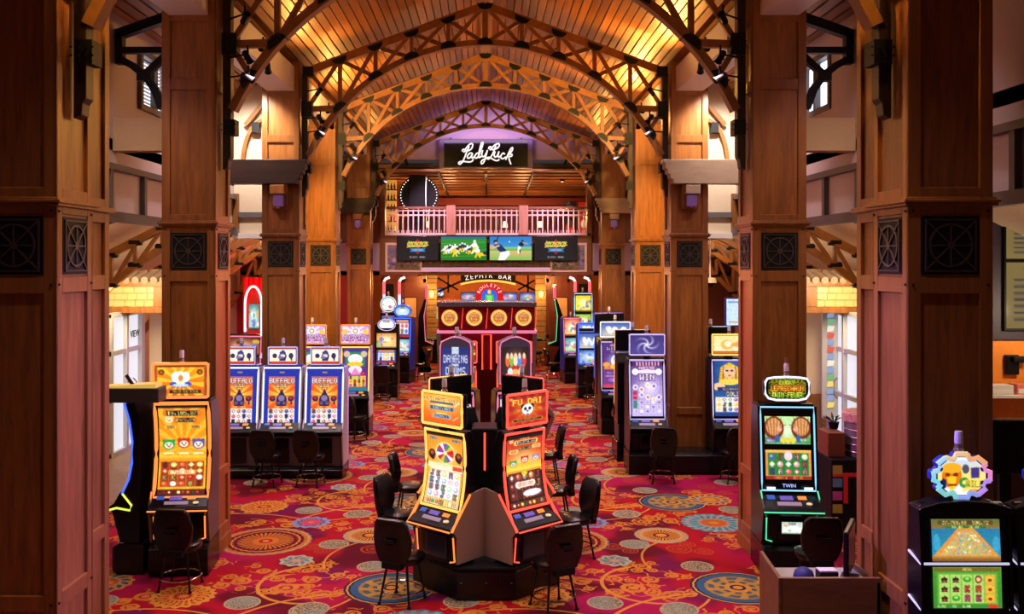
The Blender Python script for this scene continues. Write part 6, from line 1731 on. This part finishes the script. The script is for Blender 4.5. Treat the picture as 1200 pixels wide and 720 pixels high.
for x, kd, c, dm_, lb in its:
    mt_ = plain('item_%.2f' % x, c, .4)
    if kd == 'box':
        o = empty('carton', (x, 11.86, 2.06), label=lb, cat='carton'); MB().box(-dm_[0] / 2, dm_[0] / 2, -dm_[1] / 2, dm_[1] / 2, 0, dm_[2]).build('carton_body', mt_, o, bevel=.004); MB().box(-dm_[0] / 2 + .02, dm_[0] / 2 - .02, -dm_[1] / 2 - .002, -dm_[1] / 2, .02, dm_[2] - .05).build('carton_print', plain('print_white', (.8, .78, .75), .5), o)
    else:
        o = empty('bottle', (x, 11.86, 2.06), label=lb, cat='bottle'); MB().lathe([(.045, 0), (.045, .12), (.018, .16), (.018, .2)], (0, 0, 0), 10).build('bottle_body', mt_, o, smooth=True); MB().lathe([(.02, .2), (.02, .225)], (0, 0, 0), 10).build('cap', WHITEP, o)
pr_ = empty('printer', (6.7, 11.62, 1.33), label='white printer on the grey kiosk counter', cat='printer')
MB().box(-.3, .3, -.2, .2, 0, .2).build('printer_body', WHITEP, pr_, bevel=.02); MB().box(-.22, .22, -.22, -.2, .05, .09).build('paper_slot', BLACKM, pr_); MB().box(-.28, .28, -.18, .18, .2, .23).build('printer_lid', GREYT, pr_, bevel=.005)
for k, (x, lb) in enumerate(((6.85, 'black wall phone on the orange kiosk wall'), (7.25, 'second black wall phone at the frame edge on the orange wall'))):
    ph = empty('wall_phone', (x, 12.0, 2.42), label=lb, cat='phone', group='wall phones')
    MB().box(-.09, .09, -.06, 0, -.13, .13).build('phone_body', BLACK, ph, bevel=.015); MB().box(-.02, .17, -.12, -.06, .04, .12).build('handset', BLACKM, ph, bevel=.02)
for k, (x, z0, z1, lb, tx) in enumerate(((7.22, 2.9, 3.75, 'pale yellow menu board with dark lines at the right edge', 'MENU'), (7.22, 3.8, 4.4, 'upper pale menu board above the kiosk', 'DRINKS'))):
    a = Art(30, 36, (.80, .68, .40)); a.text(.4, .1, .08, tx, (.2, .25, .6), None, .6)
    for i in range(7): a.rect(.1, .25 + i * .1, .55 + .3 * ((i * 37) % 10) / 10, .28 + i * .1, (.15, .25, .4))
    mb_ = empty('menu_board', (x, 11.9, 0), label=lb, cat='menu board', group='menu boards')
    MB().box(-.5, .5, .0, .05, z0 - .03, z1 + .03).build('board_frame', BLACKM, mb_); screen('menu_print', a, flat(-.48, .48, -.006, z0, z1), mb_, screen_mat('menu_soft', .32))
hd = MB().box(5.6, 8.0, 11.95, 12.05, 2.75, 4.6).build('wall_kiosk_header', plain('kiosk_dark', (.03, .02, .035), .6)); hd['kind'] = 'structure'

kl = empty('added_kiosk_lamp', (7.0, 11.2, 3.2), label='small added lamp brightening the orange kiosk wall', cat='lamp'); MB().lathe([(.05, 0), (.08, .04), (.08, .1)], (0, 0, 0), 12).build('lamp_can', IRON, kl); MB().tube([(0, 0, .08), (0, .78, .3)], .012, 6).build('arm', IRON, kl)  # lamp and arm added to brighten the kiosk wall
light('POINT', 'kiosk_fill_light', (7.0, 11.2, 3.1), (1, .8, .55), 45, size=.06)

# dark monitor backs behind the right machines
for k, (x, y, z, lb) in enumerate(((4.95, 8.7, 1.75, 'dark back of a monitor on a counter at the right edge'),)):
    mo = empty('counter_monitor', (x, y, 0), R(-6), label=lb, cat='monitor')
    MB().prism([(-.26, z), (.3, z), (.3, z + .52), (-.2, z + .52), (-.26, z + .46)], 'y', 0, .12).build('monitor_case', BLACK, mo, bevel=.03); MB().box(-.05, .05, .04, .1, 1.1, z + .1).build('monitor_stand', BLACKM, mo); MB().box(-.35, .6, -.1, .5, 0, 1.1).build('monitor_counter', BLACK, mo, bevel=.01)

# ------------------------------------------------------------------ desk with monitor
dk_ = empty('host_desk', (2.93, 8.02, 0), label='wooden podium desk with raised left side in the right foreground', cat='desk')
MB().box(-.42, .42, -.27, -.23, 0, 1.10).build('front_panel', WOODB, dk_, bevel=.004); MB().prism([(-.27, 0), (-.27, 1.10), (.27, 1.16), (.27, 0)], 'x', -.44, -.41).build('side_panel', WOODB, dk_); MB().box(.39, .42, -.27, .27, 0, 1.06).build('side_panel', WOODB, dk_)
MB().box(-.41, .39, -.23, .27, .98, 1.01).build('desk_top', plain('desk_grey', (.28, .27, .25), .4), dk_)
mo = empty('desk_monitor', (3.19, 8.02, 1.01), R(62), label='thin black monitor standing edge on at the right of the desk', cat='monitor')
MB().box(-.25, .25, -.02, .02, .06, .46).build('monitor_case', BLACK, mo, bevel=.008); MB().box(-.23, .23, -.024, -.02, .085, .44).build('monitor_screen', plain('screen_black', (.004, .004, .005), .15), mo); MB().box(-.1, .1, -.07, .07, 0, .015).build('monitor_foot', BLACKM, mo); MB().box(-.02, .02, .0, .03, .015, .1).build('monitor_neck', BLACKM, mo)
cp_ = empty('blue_cap', (2.77, 7.95, 1.01), label='dark blue ball cap lying on the podium desk', cat='cap')
MB().lathe([(.085, 0), (.088, .04), (.075, .085), (.04, .11), (.005, .116)], (0, 0, 0), 16).build('crown', plain('cap_blue', (.012, .016, .10), .6), cp_, smooth=True); MB().prism([(-.07, -.05), (.07, -.05), (.05, -.14), (0, -.16), (-.05, -.14)], 'z', 0, .012).build('brim', plain('cap_blue', (.012, .016, .10), .6), cp_)
bx_ = empty('card_box', (2.97, 7.95, 1.01), label='small black card box in the middle of the podium desk', cat='box')
MB().box(-.08, .08, -.06, .06, 0, .09).build('box_body', BLACKM, bx_, bevel=.006); MB().box(-.075, .075, -.05, .05, .09, .10).build('card_edges', plain('card_white', (.6, .58, .55), .5), bx_)
kbd = empty('keypad', (2.885, 7.87, 1.01), label='pale keypad beside the black card box', cat='keypad')
MB().box(-.05, .05, -.04, .04, 0, .02).build('keypad_body', GREYT, kbd)
for i in range(3):
    for j in range(3): MB().box(-.04 + i * .03, -.018 + i * .03, -.03 + j * .022, -.014 + j * .022, .02, .027).build('key', WHITEP, kbd)

# ------------------------------------------------------------------ lamps on the trusses and in the roof
def spotlight(x, y, z, aim, col, power, angle, label, group='truss spotlights', size=.06, hold=None):
    o = empty('truss_spotlight', (x, y, z), label=label, cat='spotlight', group=group)
    d = (Vector(aim) - Vector((x, y, z))).normalized()
    c = MB().lathe([(.035, -.10), (.04, -.085), (.04, .03), (.05, .07), (.045, .07), (.037, .03)], (0, 0, 0), 14).build('lamp_can', IRON, o, smooth=True)
    c.rotation_euler = d.to_track_quat('Z', 'Y').to_euler()
    MB().lathe([(.0, .025), (.034, .025)], (0, 0, 0), 14).build('lens', glow('lens_%d%d%d' % tuple(int(9 * q) for q in col), col, 2.0), c)
    MB().box(-.012, .012, -.012, .012, .0, .16).build('yoke', IRON, o)
    if hold is not None: MB().tube([(0, 0, .05), (hold[0] - x, hold[1] - y, hold[2] - z)], .012, 6).build('arm', IRON, o)
    light('SPOT', 'spot_beam', Vector((x, y, z)) + d * .13, col, power, aim=Vector((x, y, z)) + d * 5, angle=angle, blend=.7, size=size)
    return o


AMB, WARM, LILA, PINKL = (1, .56, .16), (1, .70, .40), (.20, .11, 1.0), (.85, .14, .60)
for s in (-1, 1):
    sd = 'left' if s < 0 else 'right'
    for i, y in enumerate(YT):
        nth = ['nearest', 'second', 'third', 'fourth', 'fifth'][i]
        bri = .4 if s < 0 else 1.25
        if i < 4:
            yn = YT[i + 1]
            # uplight on the roof slope in front of the next truss
            spotlight(s * 3.02, yn - .35, 6.85, (s * 1.7, yn - 2.2, 8.1), (1, .46, .09), (70, 300, 330, 70)[i] * bri, 130, 'black uplight washing the %s roof slope before the %s truss' % (sd, ['second', 'third', 'fourth', 'fifth'][i]), size=.1, hold=(s * 3.31, yn - .06, 6.9))
            # lights the face of the next truss and pillar
            spotlight(s * 2.95, y + .30, 6.60, (s * 2.4, yn, 7.6), AMB, (20, 60, 1200, 70)[i], 80, 'black spotlight aimed at the truss beyond the %s %s truss' % (sd, nth), hold=(s * 3.31, y + .06, 6.65))
            spotlight(s * 2.9, y + .35, 6.35, (s * 3.6, yn - .3, 3.8), AMB if i >= 2 else WARM, (60, 40, 1500, 130)[i], 62, 'black spotlight aimed down at the pillar beyond the %s %s truss' % (sd, nth), hold=(s * 3.31, y + .06, 6.45))
        spotlight(s * 3.0, y - .30, 6.35, (-s * .9, y - 2.2, 0), (1, .66, .70), (300, 420, 430, 400, 400)[i], 110, 'black floodlight over the carpet on the %s %s truss' % (sd, nth), size=.15, hold=(s * 3.31, y - .06, 6.4))
        spotlight(s * 3.0, y - .26, 6.1, (-s * 3.4, YP[i] - .1, (2.2, 2.5, 2.2, 2.8, 2.4)[i]), (LILA, PINKL, LILA, LILA, PINKL)[i], (3600, 1800, 1500, 1000, 1100)[i], (27, 34, 36, 36, 36)[i], '%s spotlight crossing the hall from the %s %s truss' % (('lilac', 'pink', 'lilac', 'lilac', 'pink')[i], sd, nth), hold=(s * 3.31, y - .06, 6.15))
    spotlight(s * 2.6, 7.3, 7.2, (s * 3.6, 8.0, 5.2), AMB, 300, 80, 'amber spotlight on the inner face of the %s front pillar' % sd, hold=(s * 2.55, 7.66, ztop(2.55)))
    spotlight(s * 2.4, 27.9, 6.75, (s * .9, 30.0, 4.3), (.88, .56, .95), 560, 95, 'lilac floodlight aimed at the balcony from the %s side of the last truss' % sd, hold=(s * 2.4, 27.56, zbot(2.4)))
rn = empty('added_red_lamp', (-6.2, 25.9, 3.0), label='added red lamp brightening the draped column on the left', cat='lamp')  # invented hanging fixture; red light added to brighten the drape
MB().lathe([(.03, .12), (.07, .06), (.07, 0), (.04, -.05)], (0, 0, 0), 12).build('lamp_glass', glow('added_red_glass', (1, .05, .04), 2), rn); MB().tube([(0, 0, .1), (0, 0, 1.50)], .01, 6).build('cord', IRON, rn)
light('POINT', 'red_fill_light', (-6.2, 25.6, 2.6), (1, .06, .08), 110, size=.1)
# recessed downlights along the ridge
for i, y in enumerate((6, 9.5, 14.4, 19.2, 24.3)):
    for s in (-1, 1):
        x = s * 1.5
        d = empty('downlight', (x, y, zroof(x) - .02), label='tiny recessed downlight in the %s roof slope, number %s from the front' % ('left' if s < 0 else 'right', ['one', 'two', 'three', 'four', 'five'][i]), cat='downlight', group='roof downlights')
        MB().lathe([(.05, -.03), (.06, 0)], (0, 0, 0), 12).build('trim_ring', BLACKM, d)
        light('SPOT', 'downlight_beam', (x, y, zroof(x) - .08), (1, .72, .70), 440, aim=(x, y, 0), angle=85, blend=.8, size=.12)
# aisle lamps
for s in (-1, 1):
    for i, y in enumerate((9.3, 14.6, 19.2, 23, 26.5)):
        x = s * 5.6
        d = empty('aisle_downlight', (x, y, 4.60), label='recessed aisle downlight on the %s, number %s from the front' % ('left' if s < 0 else 'right', ['one', 'two', 'three', 'four', 'five'][i]), cat='downlight', group='aisle downlights')
        MB().lathe([(.06, 0), (.08, .03), (.08, .12)], (0, 0, 0), 12).build('lamp_can', BLACKM, d)
        light('POINT', 'aisle_light', (x, y, 4.45), (1, .74, .48), 70 if i else 25, size=.12)
    # clerestory wall washers under the boxed beam
    for i, (y, pw3) in enumerate(((10.1, 170), (14.4, 240), (16.3, 430), (24.5, 80))):
        d = empty('wall_washer', (s * 4.25, y, 6.9), label='small wall washer lamp by the %s upper wall, number %s' % ('left' if s < 0 else 'right', ['one', 'two', 'three', 'four'][i]), cat='lamp', group='wall washers')
        MB().lathe([(.04, 0), (.05, .02), (.05, .08)], (0, 0, 0), 10).build('lamp_can', WHITEP, d); MB().tube([(0, 0, .04), (-s * .26, 0, .04)], .012, 6).build('arm', WHITEP, d)
        light('SPOT', 'wash_light', (s * 4.25, y, 6.86), (1, .74, .80) if i != 2 else (1, .86, .76), pw3, aim=(s * (4.8 if i != 2 else 4.45), y + (.3 if i != 2 else 1.3), 4.6), angle=120, blend=.8, size=.08)
# lilac glow under the gable, warm restaurant and bar lamps
light('AREA', 'gable_wash', (0, 28.2, 7.55), (.85, .55, 1), 22, aim=(0, 29.0, 8.2), size=3.0, sizey=.2)
for i, (x, y) in enumerate(((-2.6, 31.5), (0, 31.8), (2.6, 31.5), (-1.4, 35), (1.4, 35))):
    d = empty('restaurant_downlight', (x, y, 6.48), label='warm downlight in the restaurant slat ceiling, number %s from the left' % ['one', 'three', 'five', 'two', 'four'][i], cat='downlight', group='restaurant downlights')
    MB().lathe([(.05, 0), (.07, .02), (.07, .08)], (0, 0, 0), 12).build('lamp_can', BLACKM, d); MB().lathe([(0, -.002), (.045, -.002)], (0, 0, 0), 12).build('lens', glow('lens_warm', (1, .7, .3), 6), d)
    light('POINT', 'restaurant_light', (x, y, 5.3), (1, .46, .16), 75, size=.15)
for i, (x, y) in enumerate(((-2.3, 31.8), (2.3, 31.8), (-1.2, 34.5), (1.2, 34.5), (-1.4, 38.2), (1.4, 38.2), (-5, 33), (5, 33))):
    d = empty('bar_downlight', (x, y, 3.22), label='warm downlight in the bar ceiling under the balcony, %s' % ['front left', 'front right', 'middle left', 'middle right', 'rear left', 'rear right', 'far left', 'far right'][i], cat='downlight', group='bar downlights')
    MB().lathe([(.05, 0), (.07, .02), (.07, .08)], (0, 0, 0), 12).build('lamp_can', BLACKM, d)
    light('POINT', 'bar_light', (x, y, 3.0), (1, .40, .11), 110, size=.15)
